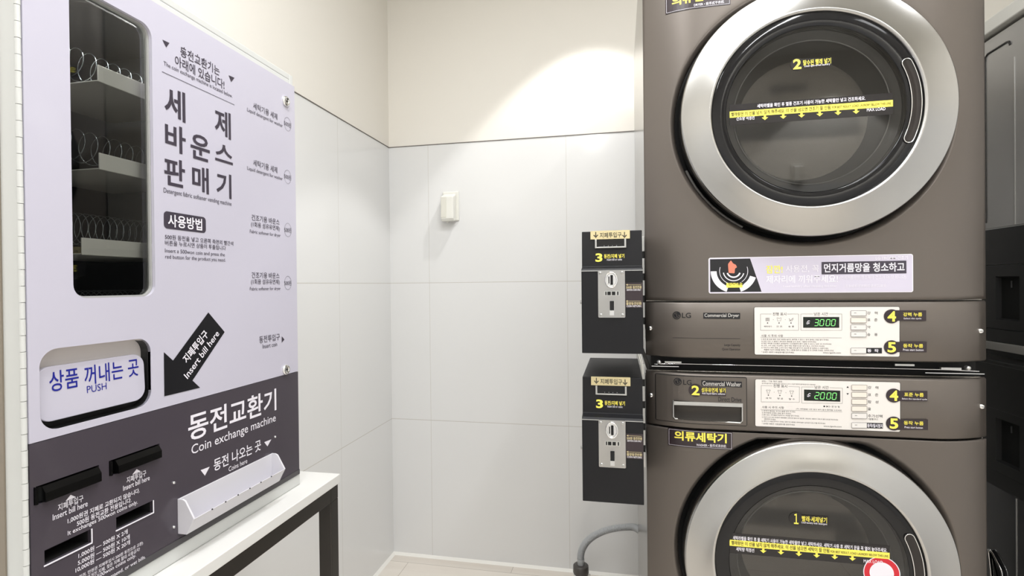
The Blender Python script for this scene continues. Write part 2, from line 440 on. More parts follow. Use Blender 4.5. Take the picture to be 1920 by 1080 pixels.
# the inner lip of the window and the pane
v, f = slab(win, [rrect(wy0+.0025, wy1-.0025, wz0+.0025, wz1-.0025, .015)], .006)
G().add([(XV-.0082+z, x, y) for x, y, z in v], f).build('window_gasket', mat('gasket_grey', srgb(165, 165, 162), .4), vm)
v, f = slab(rrect(wy0+.001, wy1-.001, wz0+.001, wz1-.001, .016), [], .002)
G().add([(XV-.0095+z, x, y) for x, y, z in v], f).build('window_pane', 'pane', vm)
# inner compartment behind the window
g = G()
g.box(XL+.03, XV-.018, wy0-.04, wy0-.036, 1.13, VT-.03); g.box(XL+.03, XV-.018, wy1+.11, wy1+.114, 1.13, VT-.03)
g.box(XL+.03, XL+.034, wy0-.036, wy1+.11, 1.13, VT-.03); g.box(XL+.034, XV-.018, wy0-.036, wy1+.11, 1.13, 1.134)
g.box(XL+.034, XV-.018, wy0-.036, wy1+.11, VT-.05, VT-.03)
g.build('inner_compartment', 'dark', vm)
light('cabinet_lamp', 'AREA', (XV-.03, .62, VT-.056), .35, (1, 1, .97), (XV-.10, .62, 1.2), shape='RECTANGLE', size=.2, size_y=.008)
# shelves with spirals of wire, running along the machine
def spiral(y0, y1, cx, cz, r, pitch):
    n = int((y1-y0)/pitch*24); return [(cx+r*cos(2*pi*i/24), y0+(y1-y0)*i/n, cz+r*sin(2*pi*i/24)) for i in range(n+1)]
for k, (zt, ys, r, pt) in enumerate(((1.497, .592, .0215, .018), (1.376, .592, .022, .018), (1.2568, .566, .022, .0105), (1.166, .535, .021, .008))):
    sh = G()
    sh.prism([(-.702, zt), (-.700, zt), (-.700, zt-.023), (-.86, zt-.023), (-.86, zt-.021), (-.702, zt-.021)], 1, ys, wy1+.10)
    so = sh.build('shelf', 'trayg', vm, .0008)
    yw = ys-.045 if ys > .58 else wy0-.02
    G().tube(spiral(yw, wy1+.09, -.735, zt+(.0025, .011, .0148, -.001)[k], r, pt), .0007 if k < 2 else .0006, 6).build('coil', 'wire', so)
# product hatch: recess with painted shade, black below and grey above, and a bulged push flap
g = G()
tun = hat
n = len(tun)
hm = (hz0+hz1)/2
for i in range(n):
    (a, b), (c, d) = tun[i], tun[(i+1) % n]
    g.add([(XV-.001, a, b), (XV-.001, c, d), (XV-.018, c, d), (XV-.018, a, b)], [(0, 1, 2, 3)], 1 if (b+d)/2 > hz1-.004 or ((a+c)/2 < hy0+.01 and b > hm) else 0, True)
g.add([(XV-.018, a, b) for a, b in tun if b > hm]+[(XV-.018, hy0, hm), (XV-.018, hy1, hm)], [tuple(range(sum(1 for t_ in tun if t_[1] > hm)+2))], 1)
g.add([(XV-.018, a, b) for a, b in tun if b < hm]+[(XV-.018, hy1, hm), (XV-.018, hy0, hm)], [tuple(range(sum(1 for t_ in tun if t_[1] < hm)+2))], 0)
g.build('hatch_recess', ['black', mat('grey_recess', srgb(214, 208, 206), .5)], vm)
g = G()
fo = rrect(hy0+.001, hy1-.0035, hz0+.009, hz1-.0225, .017)
vv = [(XV-.010+.004*(1-(b-hz0)/(hz1-hz0)), a, b) for a, b in fo]; vb2 = [(x-.006, y, z) for x, y, z in vv]; n = len(fo)
g.add(vv+vb2, [tuple(range(n)), tuple(range(n, 2*n))[::-1]]+[(i, n+i, n+(i+1) % n, (i+1) % n) for i in range(n)])
fl = g.build('push_flap', 'lav', vm, .001)
class FlapPlane(XPlane):
    def p3(s, u, v, off=0): return (XV-.010+.004*(1-(v-hz0)/(hz1-hz0))+off, u, v)
FP = FlapPlane(XV-.008)
G().text(FP, '상품 꺼내는 곳', 176, 702, 168, 36, .0004, 0, .008).text(FP, 'PUSH', 180.5, 727, 37, 13, .0004, 1).build('flap_lettering', ['blue', 'blue'], fl)
# printing on the white door
g = G(); O = .0005
T = lambda st, cx, cy, wd, ht, b=0.0, mi=0, S=V: g.text(S, st, cx, cy, wd, ht, O, mi, b)
T('동전교환기는', 374.5, 115, 73, 17.5, .008); T('아래에 있습니다!', 374, 136, 92, 19, .008)
T('The coin exchange machine is located below.', 371, 150.5, 128, 9.5, .0)
g.line(V, [(303.3, 134.3), (439.3, 196.7)], .0008, O)
for dx, dy in ((345, 90), (357.7, 96.7), (370, 103.3), (382.3, 110.7), (394.3, 116.7)): g.uvpoly(V, circ(*V.uv(dx, dy), .0011, 10), O)
g.pl(V, [(304, 74.3), (317.3, 80.7), (311.3, 89)], O); g.pl(V, [(428.3, 141), (439.3, 146), (433.3, 153.7)], O)
g.build('heading_lettering', ['ink', 'inkw', 'inkb'], vm); g = G()
for ch, cx, cy, wd, ht in (('세', 327.5, 195, 39, 57), ('제', 417.3, 232, 30, 50), ('바', 328.5, 260, 38.5, 51), ('운', 375, 277, 36, 47), ('스', 419.5, 288.5, 33, 33),
                           ('판', 327, 323.5, 39, 52), ('매', 375.5, 337, 31, 49), ('기', 419.5, 347.5, 28, 46)): T(ch, cx, cy, wd, ht, .02)
T('Detergent fabric softener vending machine', 370, 370.5, 127, 11)
g.build('title_lettering', ['ink', 'inkw', 'inkb'], vm); g = G()
T('500원 동전을 넣고 오른쪽 측면의 빨간색', 373, 450.3, 128, 9, .004); T('버튼을 누르시면 상품이 투출됩니다', 366, 460.3, 114, 9, .004)
T('Insert a 500won coin and press the', 365, 474.5, 112, 9); T('red button for the product you need.', 366, 485.3, 113, 9)
g.build('instruction_lettering', ['ink', 'inkw', 'inkb'], vm); g = G()
for ya, yb, yc in ((208.5, 221.5, 233), (312, 326, 331.7)):
    T('세탁기용 세제', 497, ya, 45, 12, .004); T('Liquid detergent for washer', 496.5, yb, 66, 8.5)
    g.uvline(V, circ(*V.uv(539, yc), .0112, 36, .0139), .0005, O, 0, True); T('500원', 539, yc, 13, 9)
    g.build('product_caption', ['ink', 'inkw', 'inkb'], vm); g = G()
for ya, yb, yc, yd in ((412, 425, 438.4, 431.3), (516.4, 529, 542, 530.5)):
    T('건조기용 바운스', 497.5, ya, 52, 11, .004); T('(1회용 섬유유연제)', 497.3, yb, 53.5, 11, .004); T('Fabric softener for dryer', 497, yc, 57.5, 8)
    g.uvline(V, circ(*V.uv(539.5, yd), .0112, 36, .0139), .0005, O, 0, True); T('500원', 539.5, yd, 13, 9)
    g.build('product_caption', ['ink', 'inkw', 'inkb'], vm); g = G()
T('동전투입구', 505, 634.3, 38.5, 13, .004); T('Insert coin', 505.7, 647.3, 27, 8)
g.pl(V, [(528, 630.4), (528, 642.4), (533, 636.7)], O)
g.build('coin_caption', ['ink', 'inkw', 'inkb'], vm); g = G()
# badge and arrow
c0 = V.uv(306.8, 411.5); c1 = V.uv(385.5, 421); zb = (V.uv(346, 401.5)[1], V.uv(346, 432.5)[1])
g.uvpoly(V, rrect(c0[0], c1[0], zb[1], zb[0], .006), O)
g.text(V, '사용방법', 346, 417.3, 64, 23, O*2, 1, .02)
g.build('method_badge', ['ink', 'inkw', 'inkb'], vm); g = G()
g.pl(V, [(390.2, 585.7), (420.8, 622.5), (360.5, 713.5), (374.6, 726.8), (307.8, 743), (306.8, 660.3), (324, 676)], O, 2)
g.textrot(V, '지폐투입구', (345, 677), (386.5, 623), .0155, O*2, 1, .02)
g.textrot(V, 'Insert bill here', (347, 707), (407.5, 622.5), .0115, O*2, 1, .01)
g.build('arrow_sign', ['ink', 'inkw', 'inkb'], vm)
# dark exchange panel with bill slots
def quadhole(px):
    uv = [V.uv(*p) for p in px]; y0 = (uv[0][0]+uv[3][0])/2; y1 = (uv[1][0]+uv[2][0])/2
    return y0, y1, (uv[2][1]+uv[3][1])/2, (uv[0][1]+uv[1][1])/2
slots = [quadhole(q) for q in ([(63, 914), (185, 872), (186.6, 903), (63, 947)], [(204, 864), (298, 832.5), (299.8, 858.5), (204.7, 892)],
                               [(218, 970.5), (286.5, 938), (286.5, 961), (218, 993.4)], [(83.4, 1032), (171, 992), (170.5, 1017.5), (83.4, 1060)])]
door_plate([(vy0+.001, .790), (vy1, .790), (vy1, ZD-.0004), (vy0+.001, ZD-.0004)],
           [[(a, c), (b, c), (b, d), (a, d)] for a, b, c, d in slots], XV-.005, XV, 'exchange_panel', 'plum', label='dark plum grey panel')
G().box(XV-.0002, XV+.0012, vy0+.001, vy1, .7905, .800).build('panel_edge_strip', mat('strip_grey', srgb(70, 68, 70), .35), vm)
for i, (a, b, c, d) in enumerate(slots):
    g = G()
    g.box(XV-.04, XV-.036, a-.004, b+.004, c-.004, d+.004, 0)
    for q in ((a-.003, a, c-.003, d+.003), (b, b+.003, c-.003, d+.003), (a, b, c-.003, c), (a, b, d, d+.003)): g.box(XV-.036, XV-.0055, *q, 0)
    if i < 2:      # protruding glossy bill mouth
        z1_ = d-.002; h = d-c
        g.prism([(XV-.03, z1_), (XV+.001, z1_), (XV+.006, z1_-h*.35), (XV+.006, c+.001), (XV-.03, c+.001)], 1, a+.003+(b-a)*.07, b-.0015, 1)
        g.box(XV-.02, XV+.003, a+.0005, a+.003, c+.0005, d-.001, 1)
    else:
        g.box(XV-.001, XV+.0008, a-.001, b+.0012, c-.0016, c, 2); g.box(XV-.001, XV+.0008, b, b+.0014, c, d, 2)
    g.build('bill_slot', ['matte', 'deep', 'inkw'], vm)
g = G()
T2 = lambda st, cx, cy, wd, ht, b=0.0: g.text(V, st, cx, cy, wd, ht, O, 0, b)
T2('동전교환기', 435, 776, 166, 46, .016); T2('Coin exchange machine', 437.5, 815.5, 159, 21, .004)
g.build('exchange_title', 'inkw', vm); g = G()
T2('동전 나오는 곳', 444.5, 853.2, 89, 22, .014); T2('Coins here', 445.7, 871.8, 35, 9, .004)
g.pl(V, [(375.7, 881.5), (392.7, 875), (383.7, 892)], O); g.pl(V, [(495, 829), (508.3, 823.7), (501, 837)], O)
g.build('tray_caption', 'inkw', vm); g = G()
g.pl(V, [(132, 927.6), (122, 940), (142, 932)], O)
T2('지폐투입구', 131.8, 943, 48, 13, .012); T2('Insert bill here', 131, 957, 66, 11, .006)
g.build('slot_caption', 'inkw', vm); g = G()
g.pl(V, [(255.7, 879.5), (247.5, 890), (263.7, 884)], O)
T2('지폐투입구', 255.2, 893.6, 37, 12, .012); T2('Insert bill here', 255.2, 905.6, 50, 9.5, .006)
g.build('slot_caption', 'inkw', vm); g = G()
T2('1,000원권 지폐로 교환되지 않습니다.', 193.8, 948.2, 136, 10.5, .012); T2('500원 동전교환 전용입니다.', 194.7, 959.3, 103, 10.5, .012)
T2('It exchanges 500won coins only.', 192, 971.5, 132, 10.5, .006)
g.build('exchange_notice', 'inkw', vm); g = G()
T2('1,000원 — 500원 X 2개', 192.6, 1019.5, 93, 10, .012); T2('5,000원 — 500원 X 10개', 194, 1031, 98, 10, .012); T2('10,000원 — 500원 X 20개', 192, 1043, 103, 10, .012)
T2('(천원권, 만원권 지폐투입시 500원 동전으로 교환)', 203, 1053, 130, 8, .006); T2('훼손, 구겨진 지폐, 젖은 지폐 절대 사용금지!', 204, 1061, 116, 8, .006)
T2('It exchanges 500won coins only.', 190, 1077.5, 130, 9.5, .006); T2('Do not use torn, damaged, or wet bills.', 200, 1086, 146, 9.5, .006)
g.build('rate_table_lettering', 'inkw', vm)
# coin tray
ty0, ty1 = .684, .9085
g = G()
pr = [(XV, .8625), (XV+.009, .8625), (XV+.014, .860), (XV+.0295, .8335), (XV+.016, .8085), (XV, .8085)]
for ya, yb in ((ty0, ty0+.003), (ty1-.003, ty1)): g.prism(pr, 1, ya, yb)
g.prism([(XV, .8085), (XV+.016, .8085), (XV+.0295, .8335), (XV+.0275, .8335), (XV+.0145, .8110), (XV, .8110)], 1, ty0+.003, ty1-.003)
g.box(XV+.0002, XV+.002, ty0+.003, ty1-.003, .8110, .8625)
tr = g.build('coin_tray', mat('tray_grey', srgb(214, 212, 218), .35), vm, .0006)
for k in range(6):
    g = G(); y = ty0+.035+k*.029; g.add([(XV+.0303, y, .8325), (XV+.0303, y+.003, .8325), (XV+.0295, y+.003, .8345), (XV+.0295, y, .8345)], [(0, 1, 2, 3)]); g.build('rivet', 'inkb', tr)
# screws, locks, hinge
def dome(S, px, py, r, name, parent, mt='chrome', h=.003):
    u, v = S.uv(px, py); c = S.p3(u, v, 0); ax = 0 if isinstance(S, (XPlane, NXPlane)) else 1; sg = 1 if isinstance(S, XPlane) else -1
    g = G(); g.lathe([(r, 0), (r*.95, sg*h*.5), (r*.6, sg*h), (.0001, sg*h)], c, ax, 20)
    g.box(c[0]-(r*.5 if ax else 0)-0.0, c[0]+(r*.5 if ax else sg*h*1.05), c[1]-(h*1.05 if ax else r*.5), c[1]+(0 if ax else r*.5), c[2]-r*.1, c[2]+r*.1, 1)
    return g.build(name, [mt, 'black'], parent)
for p in ((325, 905), (325, 988), (515, 819)): dome(V, *p, .0022, 'screw', vm)
for p in ((535, 190), (535, 693)):
    u, z = V.uv(*p)
    g = G().lathe([(.0105, 0), (.0105, .003), (.0085, .005), (.0065, .005), (.006, .0035), (.0001, .0035)], (XV, u, z), 0, 32)
    lk = g.build('lock', 'chrome', vm)
    G().box(XV+.0036, XV+.0042, u-.0035, u+.0035, z-.0008, z+.0008).build('key_slot', 'black', lk)
g = G(); nk = 44
for k in range(nk):
    z0 = VB+.008+k*(top_z-VB-.01)/nk; z1 = z0+(top_z-VB-.01)/nk-.0006
    g.tube([(XV-.003, vy0-.0022, z0), (XV-.003, vy0-.0022, z1)], .0032 if k % 2 else .0030, 10)
g.box(XV-.014, XV-.003, vy0-.0012, vy0, VB+.008, top_z)
g.build('piano_hinge', 'bodyw', vm)

# ------------------------------------------------------------------ side table
tb = thing('side_table', 'white topped side table with black square steel legs under the vending machine', 'table', (-.80, .7, 0))
G().box(XL+.003, -.621, .30, 1.073, .746, .7664).build('table_top', 'tabw', tb, .0015)
s_ = .030
legs = [(-.637, 1.05), (-.965, 1.05), (-.637, .33), (-.965, .33)]
for x, y in legs: G().box(x-s_/2, x+s_/2, y-s_/2, y+s_/2, 0, .7158).build('leg', 'frame', tb, .0015)
g = G()
for x in (-.637, -.965): g.box(x-s_/2, x+s_/2, .33+s_/2, 1.05-s_/2, .716, .7458); 
for y in (.33, 1.05): g.box(-.965-s_/2, -.637+s_/2, y-s_/2, y+s_/2, .716, .7458)
g.build('apron_frame', 'frame', tb, .0012)

# ------------------------------------------------------------------ wall sensor
sx0, sx1, sz0, sz1 = -.7465, -.6725, 1.459, 1.5915
ws = thing('motion_sensor', 'small white rectangular sensor fixed to the tiled back wall', 'sensor', ((sx0+sx1)/2, YB, sz0))
G().box(sx0, sx1, YB-.009, YB-.0002, sz0+.006, sz1).build('back_plate', 'white', ws, .004)
mx0, mx1 = sx0+.006, sx1-.011
g = G(); g.prism([(YB-.009, sz1-.01), (YB-.022, sz1-.016), (YB-.050, sz1-.026), (YB-.052, sz0+.012), (YB-.044, sz0), (YB-.009, sz0+.004)], 0, mx0, mx1)
g.build('housing', 'white', ws, .006, 3)
G().box(mx0+.003, mx0+.026, YB-.054, YB-.0515, sz0+.016, sz1-.03).build('sensor_window', mat('pearl', srgb(226, 224, 214), .4), ws, .001)
G().lathe([(.007, 0), (.007, -.003), (.004, -.005), (.0001, -.005)], ((mx0+mx1)/2-.004, YB-.03, sz0+.001), 2, 20).build('status_light', 'trayg', ws)

ws2 = ws.copy(); COL.objects.link(ws2)
for ch in list(ws.children):
    c_ = ch.copy(); COL.objects.link(c_); c_.parent = ws2
ws2.location = (1.1, YN, 1.80); ws2.rotation_euler = (0, 0, pi); ws2['label'] = 'small white sensor on the wall behind the camera, seen only mirrored in the dryer glass'
ws['label'] = 'small white rectangular sensor fixed to the tiled back wall in plain view'

# ------------------------------------------------------------------ laundry machines
S = YPlane(YF, True)
DY = 1.149                       # plane of the door rings
GL = YPlane(DY+.003)             # plane of the glass
DXC, RI, RO = .3835, .1965, .2545
X0, X1 = XC-HW, XC+HW
def edges_y(x): return YF+bow(x)
def front_panel(z0, z1, hole=None, name='front_panel', parent=None):
    """bowed sheet front with optional round door opening"""
    g = G(); nx = 34
    xs = [X0+(X1-X0)*i/nx for i in range(nx+1)]
    if hole is None:
        rim = [(.0, .0)]
        prof = [(z0, .006), (z0+.0015, .0025), (z0+.004, .0), (z1-.004, .0), (z1-.0015, .0025), (z1, .006)]
        v = [(x, edges_y(x)+o, z) for z, o in prof for x in xs]; m = nx+1
        g.add(v, [(j*m+i, j*m+i+1, (j+1)*m+i+1, (j+1)*m+i) for j in range(len(prof)-1) for i in range(nx)], 0, True)
    else:
        hx, hz, hr = hole; A = []
        cor = [(X0, z0), (X1, z0), (X1, z1), (X0, z1)]
        # boundary points: regular along each side
        B = [(X0+(X1-X0)*i/30, z0) for i in range(30)]+[(X1, z0+(z1-z0)*i/30) for i in range(30)]+[(X1-(X1-X0)*i/30, z1) for i in range(30)]+[(X0, z1-(z1-z0)*i/30) for i in range(30)]
        n = len(B); rings = []
        angs = [math.atan2(b[1]-hz, b[0]-hx) for b in B]
        hrs = [min(hr, (z1-.0045-hz)/sin(a)) if sin(a) > .5 else hr for a in angs]
        inner = [(hx+r*cos(a), hz+r*sin(a)) for a, r in zip(angs, hrs)]
        # rolled lip of the opening, going inwards
        for dr, dy in ((-.012, .045), (-.012, .022), (-.010, .012), (-.006, .004), (-.002, .0005)):
            rings.append([(hx+(r+dr)*cos(a), edges_y(hx+r*cos(a))+dy, hz+(r+dr)*sin(a)) for a, r in zip(angs, hrs)])
        for t in (0, .04, .15, .3, .5, .7, .85, .95, 1.0):
            rings.append([(i_[0]+(b[0]-i_[0])*t, 0, i_[1]+(b[1]-i_[1])*t) for i_, b in zip(inner, B)])
            rings[-1] = [(x, edges_y(x), z) for x, _, z in rings[-1]]
        # small rolled edge all round
        rings.append([(x, edges_y(x)+.004, z) for x, _, z in rings[-1]])
        v = [p for r_ in rings for p in r_]
        g.add(v, [(j*n+i, j*n+(i+1) % n, (j+1)*n+(i+1) % n, (j+1)*n+i) for j in range(len(rings)-1) for i in range(n)], 0, True)
    o = g.build(name, 'taupe', parent)
    sd = o.modifiers.new('thickness', 'SOLIDIFY'); sd.thickness = .0012; sd.offset = -1 if hole is None else 1
    return o

def arc_path(r, a0, a1, n=24): return [(r*cos(a0+(a1-a0)*i/n), r*sin(a0+(a1-a0)*i/n)) for i in range(n+1)]
def door(parent, zc, first):
    d = bpy.data.objects.new('door', None); COL.objects.link(d); d.parent = parent; d.location = Vector((DXC, DY, zc))-world_loc(parent)
    c = (DXC, 0, zc)
    y = lambda a: DY+a
    # dark well between opening and ring
    G().lathe([(.267, YF+.03), (.250, YF+.034), (.20, YF+.036)], c, 1).build('door_gasket', 'black', d)
    G().lathe([(RO-.006, y(.05)), (RO, y(.045)), (RO, y(.006)), (RO-.0015, y(.0015)), (RO-.0035, y(.0003)), (RI+.0036, y(-.0034)), (RI+.003, y(-.0042)), (RI+.001, y(-.004)), (RI-.0015, y(-.003)), (RI-.003, y(.001)), (RI-.003, y(.014))], c, 1, 160).build('steel_ring', 'steel', d)
    # glossy black band around the glass
    G().lathe([(RI-.003, y(.002)), (RI-.005, y(.001)), (.168, y(.0025)), (.165, y(.004)), (.164, y(.02))], c, 1, 128).build('inner_band', 'gloss', d)
    g = G(); n = 96
    g.add([(DXC+.1655*cos(2*pi*i/n), y(.0032), zc+.1655*sin(2*pi*i/n)) for i in range(n)], [tuple(range(n))])
    g.build('outer_glass', 'smoke', d)
    # bowl of the door, seen dimly behind the glass
    G().lathe([(.166, y(.018)), (.158, y(.022)), (.150, y(.024)), (.146, y(.030)), (.128, y(.075)), (.118, y(.10)), (.09, y(.115)), (.05, y(.122)), (.0001, y(.125))], c, 1, 96).build('glass_bowl', mat('bowl_'+('a' if first else 'b'), srgb(150, 148, 144), .2, 0, .5), d)
    G().lathe([(.1475, y(.024)), (.1465, y(.021)), (.1450, y(.024))], c, 1, 96).build('bowl_rim', 'satin', d)
    # handle: sunk grip on the right with a bright outline
    a0, a1 = radians(-25), radians(27); ri, ro = .1725, .1895
    rm, hw = (ri+ro)/2, (ro-ri)/2
    cap = lambda ac, sg: [((rm+hw*cos(t_))*cos(ac+sg*hw*sin(t_)/rm), (rm+hw*cos(t_))*sin(ac+sg*hw*sin(t_)/rm)) for t_ in ([pi*q_/10 for q_ in range(1, 10)] if sg > 0 else [pi-pi*q_/10 for q_ in range(1, 10)])]
    out = arc_path(ro, a0+.04, a1-.04)+cap(a1-.04, 1)+arc_path(ri, a1-.04, a0+.04)+cap(a0+.04, -1)
    P3 = [(DXC+a, y(-.001), zc+b) for a, b in out]
    h = G().tube(P3, .0009, 6, closed=True).build('handle', 'chrome', d)
    g = G(); n = len(out)
    g.add([(p[0], p[1], p[2]) for p in P3]+[(DXC+((q[0]-DXC)), y(.0015), q[2]) for q in P3], [(i, (i+1) % n, n+(i+1) % n, n+i) for i in range(n)], 0, True)
    k = 24; o_ = arc_path(ro-.001, a0+.02, a1-.02); i_ = arc_path(ri+.001, a0+.02, a1-.02); mdl = arc_path((ri+ro)/2+.002, a0, a1)
    vs = [(DXC+a, y(-.0005), zc+b) for a, b in o_]+[(DXC+a, y(.0012), zc+b) for a, b in mdl]+[(DXC+a, y(-.0005), zc+b) for a, b in i_]
    m = k+1
    g.add(vs, [(j*m+q, j*m+q+1, (j+1)*m+q+1, (j+1)*m+q) for j in range(2) for q in range(k)], 0, True)
    g.build('handle_grip', mat('grip_'+('a' if first else 'b'), (.012, .008, .007), .25), d)
    # hinge strip down on the left edge, in the dark well
    pa = [(DXC+.2605*cos(a), YF+.012, zc+.2605*sin(a)) for a in [radians(x) for x in range(203, 242, 2)]]
    if first: G().tube(pa, .003, 6).build('hinge_cover', mat('dark_grey_hinge', srgb(88, 86, 84), .4), d)
    return d

ZS1, ZS0 = 1.1485, 1.0250        # dryer control strip
WZ1, WZ0 = .9925, .8705          # washer control strip
dr = thing('tumble_dryer', 'upper taupe commercial dryer of the stack, with long lavender notice below its round door', 'dryer', (XC, 1.6, ZS0))
wa = thing('washing_machine', 'lower taupe commercial washer of the stack, with detergent drawer and round door near the floor', 'washing machine', (XC, 1.6, .0))
def body(parent, z0, z1, name='cabinet'):
    G().box(X0+.0005, X1-.0005, YF+.0445, 1.93, z0, z1).build(name, 'taupe_side', parent, .002)
body(dr, ZS0+.0005, 1.995); body(wa, .02, WZ1-.0005)
# the open well behind each door is cut by the gasket lathe in front of the cabinet
front_panel(ZS1+.0012, 1.998, (DXC, 1.5334, .2735), 'front_panel', dr)
front_panel(ZS0, ZS1-.0012, None, 'control_panel', dr)
front_panel(WZ0+.0012, WZ1, None, 'control_panel', wa)
front_panel(.10, WZ0-.0012, (DXC, .6107, .2735), 'front_panel', wa)
front_panel(.022, .098, None, 'kick_panel', wa)
for x in (X0+.06, X1-.06):
    for y in (1.3, 1.85): G().lathe([(.022, 0), (.022, .006), (.012, .010), (.012, .022)], (x, y, 0), 2, 20).build('foot', 'black', wa)
d1 = door(dr, 1.5334, True); d2 = door(wa, .6107, False)
# stacking bracket in the gap between the two machines
sb = thing('stacking_bracket', 'black stacking frame with bright rails in the gap between dryer and washer', 'bracket', (XC, 1.5, WZ1))
G().box(X0+.012, X1-.012, YF+.047, 1.92, WZ1, ZS0).build('frame', 'matte', sb)
g = G(); zm = (WZ1+ZS0)/2
g.tube([(X0+.018, YF+.026, zm-.001)]+[(X0+.075+i*(X1-X0-.15)/8, YF+.016, zm+.002-i*.0002) for i in range(9)]+[(X1-.018, YF+.026, zm-.003)], .0009, 8)
g.box(X0+.012, X0+.07, YF+.022, YF+.028, zm-.006, zm-.0045); g.box(X1-.115, X1-.012, YF+.020, YF+.026, zm-.008, zm-.0065)
g.build('rail', 'chrome', sb)
G().box(X0+.04, X0+.075, YF+.018, YF+.024, zm+.003, zm+.0065).build('clamp_plate', 'satin', sb)
G().box(X1-.09, X1-.055, YF+.014, YF+.02, zm+.0005, zm+.005).build('clamp_plate', 'satin', sb)
G().box(X1-.17, X1-.135, YF+.018, YF+.024, zm+.006, zm+.010).build('clamp_plate', 'satin', sb)
for x in (X0+.028, X1-.04):
    G().lathe([(.0045, 0), (.0045, -.008), (.002, -.010), (.0001, -.010)], (x, YF+.026, zm+.004), 1, 16).build('bolt', 'satin', sb)

# screws at the sides of the control strips
dome(S, 1219, 615.5, .0055, 'screw', dr, h=.005); dome(S, 1838, 620.5, .0055, 'screw', dr, h=.005)
dome(S, 1220.5, 740.7, .0055, 'screw', wa, h=.005); dome(S, 1840, 762, .0055, 'screw', wa, h=.005)

# --- flat name plates
def sign(parent, cy_, word, lat, cx_=1312.5, ):
    pass
O1, O2, O3 = .0006, .0010, .0014
def name_sign(parent, u0, u1, v0, v1, word, sub):
    o = G().uvplate(S, rrect(u0, u1, v0, v1, .0008, 2), .0002, O1).build('name_sign', 'stk', parent)
    W, H_ = u1-u0, v1-v0; g = G()
    m = .0022; g.uvline(S, [(u0+m, v0+m), (u1-m, v0+m), (u1-m, v1-m), (u0+m, v1-m)], .0005, O2, 1, True)
    def tx(st, a, b, c, d_, mi, bold):
        vs, fs = glyphs(st, bold); g.add([S.p3(u0+W*(a+(b-a)*x), v0+H_*(c+(d_-c)*y), O2) for x, y in vs], fs, mi)
    tx(word, .10, .91, .36, .90, 0, .03); tx(sub, .44, .90, .11, .28, 1, .006)
    g.build('lettering', ['yel', 'inkw'], o)
sw = S.uv(1252.3, 820), S.uv(1373.5, 828); zt_, zb_ = S.uv(1312, 807.5)[1], S.uv(1312, 840.5)[1]
name_sign(wa, sw[0][0], sw[1][0], zb_, zt_, '의류세탁기', 'WASHER • 投币式洗衣机')
sw2 = S.uv(1247.5, 10)[0], S.uv(1369.7, 5)[0]; zb2 = S.uv(1308, 15.5)[1]
name_sign(dr, sw2[0], sw2[1], zb2, zb2+(zt_-zb_), '의류건조기', 'DRYER • 投币式干衣机')

# --- load line stickers on the glass
def load_sticker(parent, L_, R_, half, text_top, tt, black, bb, eng, ee, arrows, al, label, lbl, mx):
    """L_, R_: pixel ends of the yellow band (middle line)"""
    u0, va = GL.uv(*L_); u1, vb = GL.uv(*R_); v = (va+vb)/2; hh = (GL.uv(L_[0], L_[1]-half)[1]-GL.uv(L_[0], L_[1]+half)[1])/2
    # dark clear-backed sticker around
    o = G().uvplate(GL, rrect(u0, u1, v-hh*3.4, v+hh*3.2, .0008, 2), .0002, .0003).build('load_line_sticker', 'stkd', parent)
    g = G(); g.uvpoly(GL, [(u0, v-hh), (u1, v-hh), (u1, v+hh), (u0, v+hh)], .0006, 0)
    for ax, ay in arrows:
        u = GL.uv(ax, ay)[0]
        g.uvpoly(GL, [(u-.0022, v-hh*.9), (u-.0022, v-hh-.004), (u-.0062, v-hh-.004), (u, v-hh-.0095), (u+.0062, v-hh-.004), (u+.0022, v-hh-.004), (u+.0022, v-hh*.9)], .0006, 0)
    g.text(GL, text_top, *tt, .0006, 1, .016); g.text(GL, black, *bb, .0009, 2, .01); g.text(GL, eng, *ee, .0009, 2, .004)
    g.text(GL, label, *lbl, .0006, 1, .016); g.text(GL, 'MAX LOAD', *mx, .0006, 1, .016)
    g.build('lettering', ['yel', 'inkw', 'inkb'], o)
load_sticker(d1, (1368, 214.8), (1674, 194.2), 5.8, '세탁라벨을 확인 후 열풍 건조기 사용이 가능한 세탁물만 넣고 건조하세요.', (1521, 191.5, 203, 7.5),
             '빨래량은 이 선을 넘지 않게 해주세요. 이 선을 넘으면 건조기 잘 안됨', (1464, 208.2, 186, 7.5), 'FOR BEST RESULT, LOAD LAUNDRY BELOW THIS LINE.', (1615.5, 198, 111, 5),
             [(x, 210) for x in (1434, 1468.4, 1502.7, 1536.7, 1571, 1605)], 0, '건조량 적정선', (1397.5, 221.5, 34, 7.5), (1642.5, 205, 35, 6))
load_sticker(d2, (1367.8, 1016), (1667.8, 1043.4), 5.7, '세탁라벨을 확인 후 물 세탁기 사용이 가능한 세탁물만 넣고 세탁하세요. 세탁기 사용 후 세탁기 문을 꼭 열어 놓아주세요.', (1518.6, 1019.8, 289, 8),
             '빨래량은 이 선을 넘지 않게 해주세요. 이 선을 넘으면 세탁이 잘 안됨', (1463, 1024.7, 183, 7.5), 'FOR BEST RESULT, LOAD LAUNDRY BELOW THIS LINE.', (1611.5, 1038.5, 109, 5),
             [(x, 1030) for x in (1431, 1464, 1497.5, 1531, 1564.7, 1598)], 0, '세탁량 적정선', (1397, 1030.5, 34, 7.5), (1637, 1053, 36, 6))
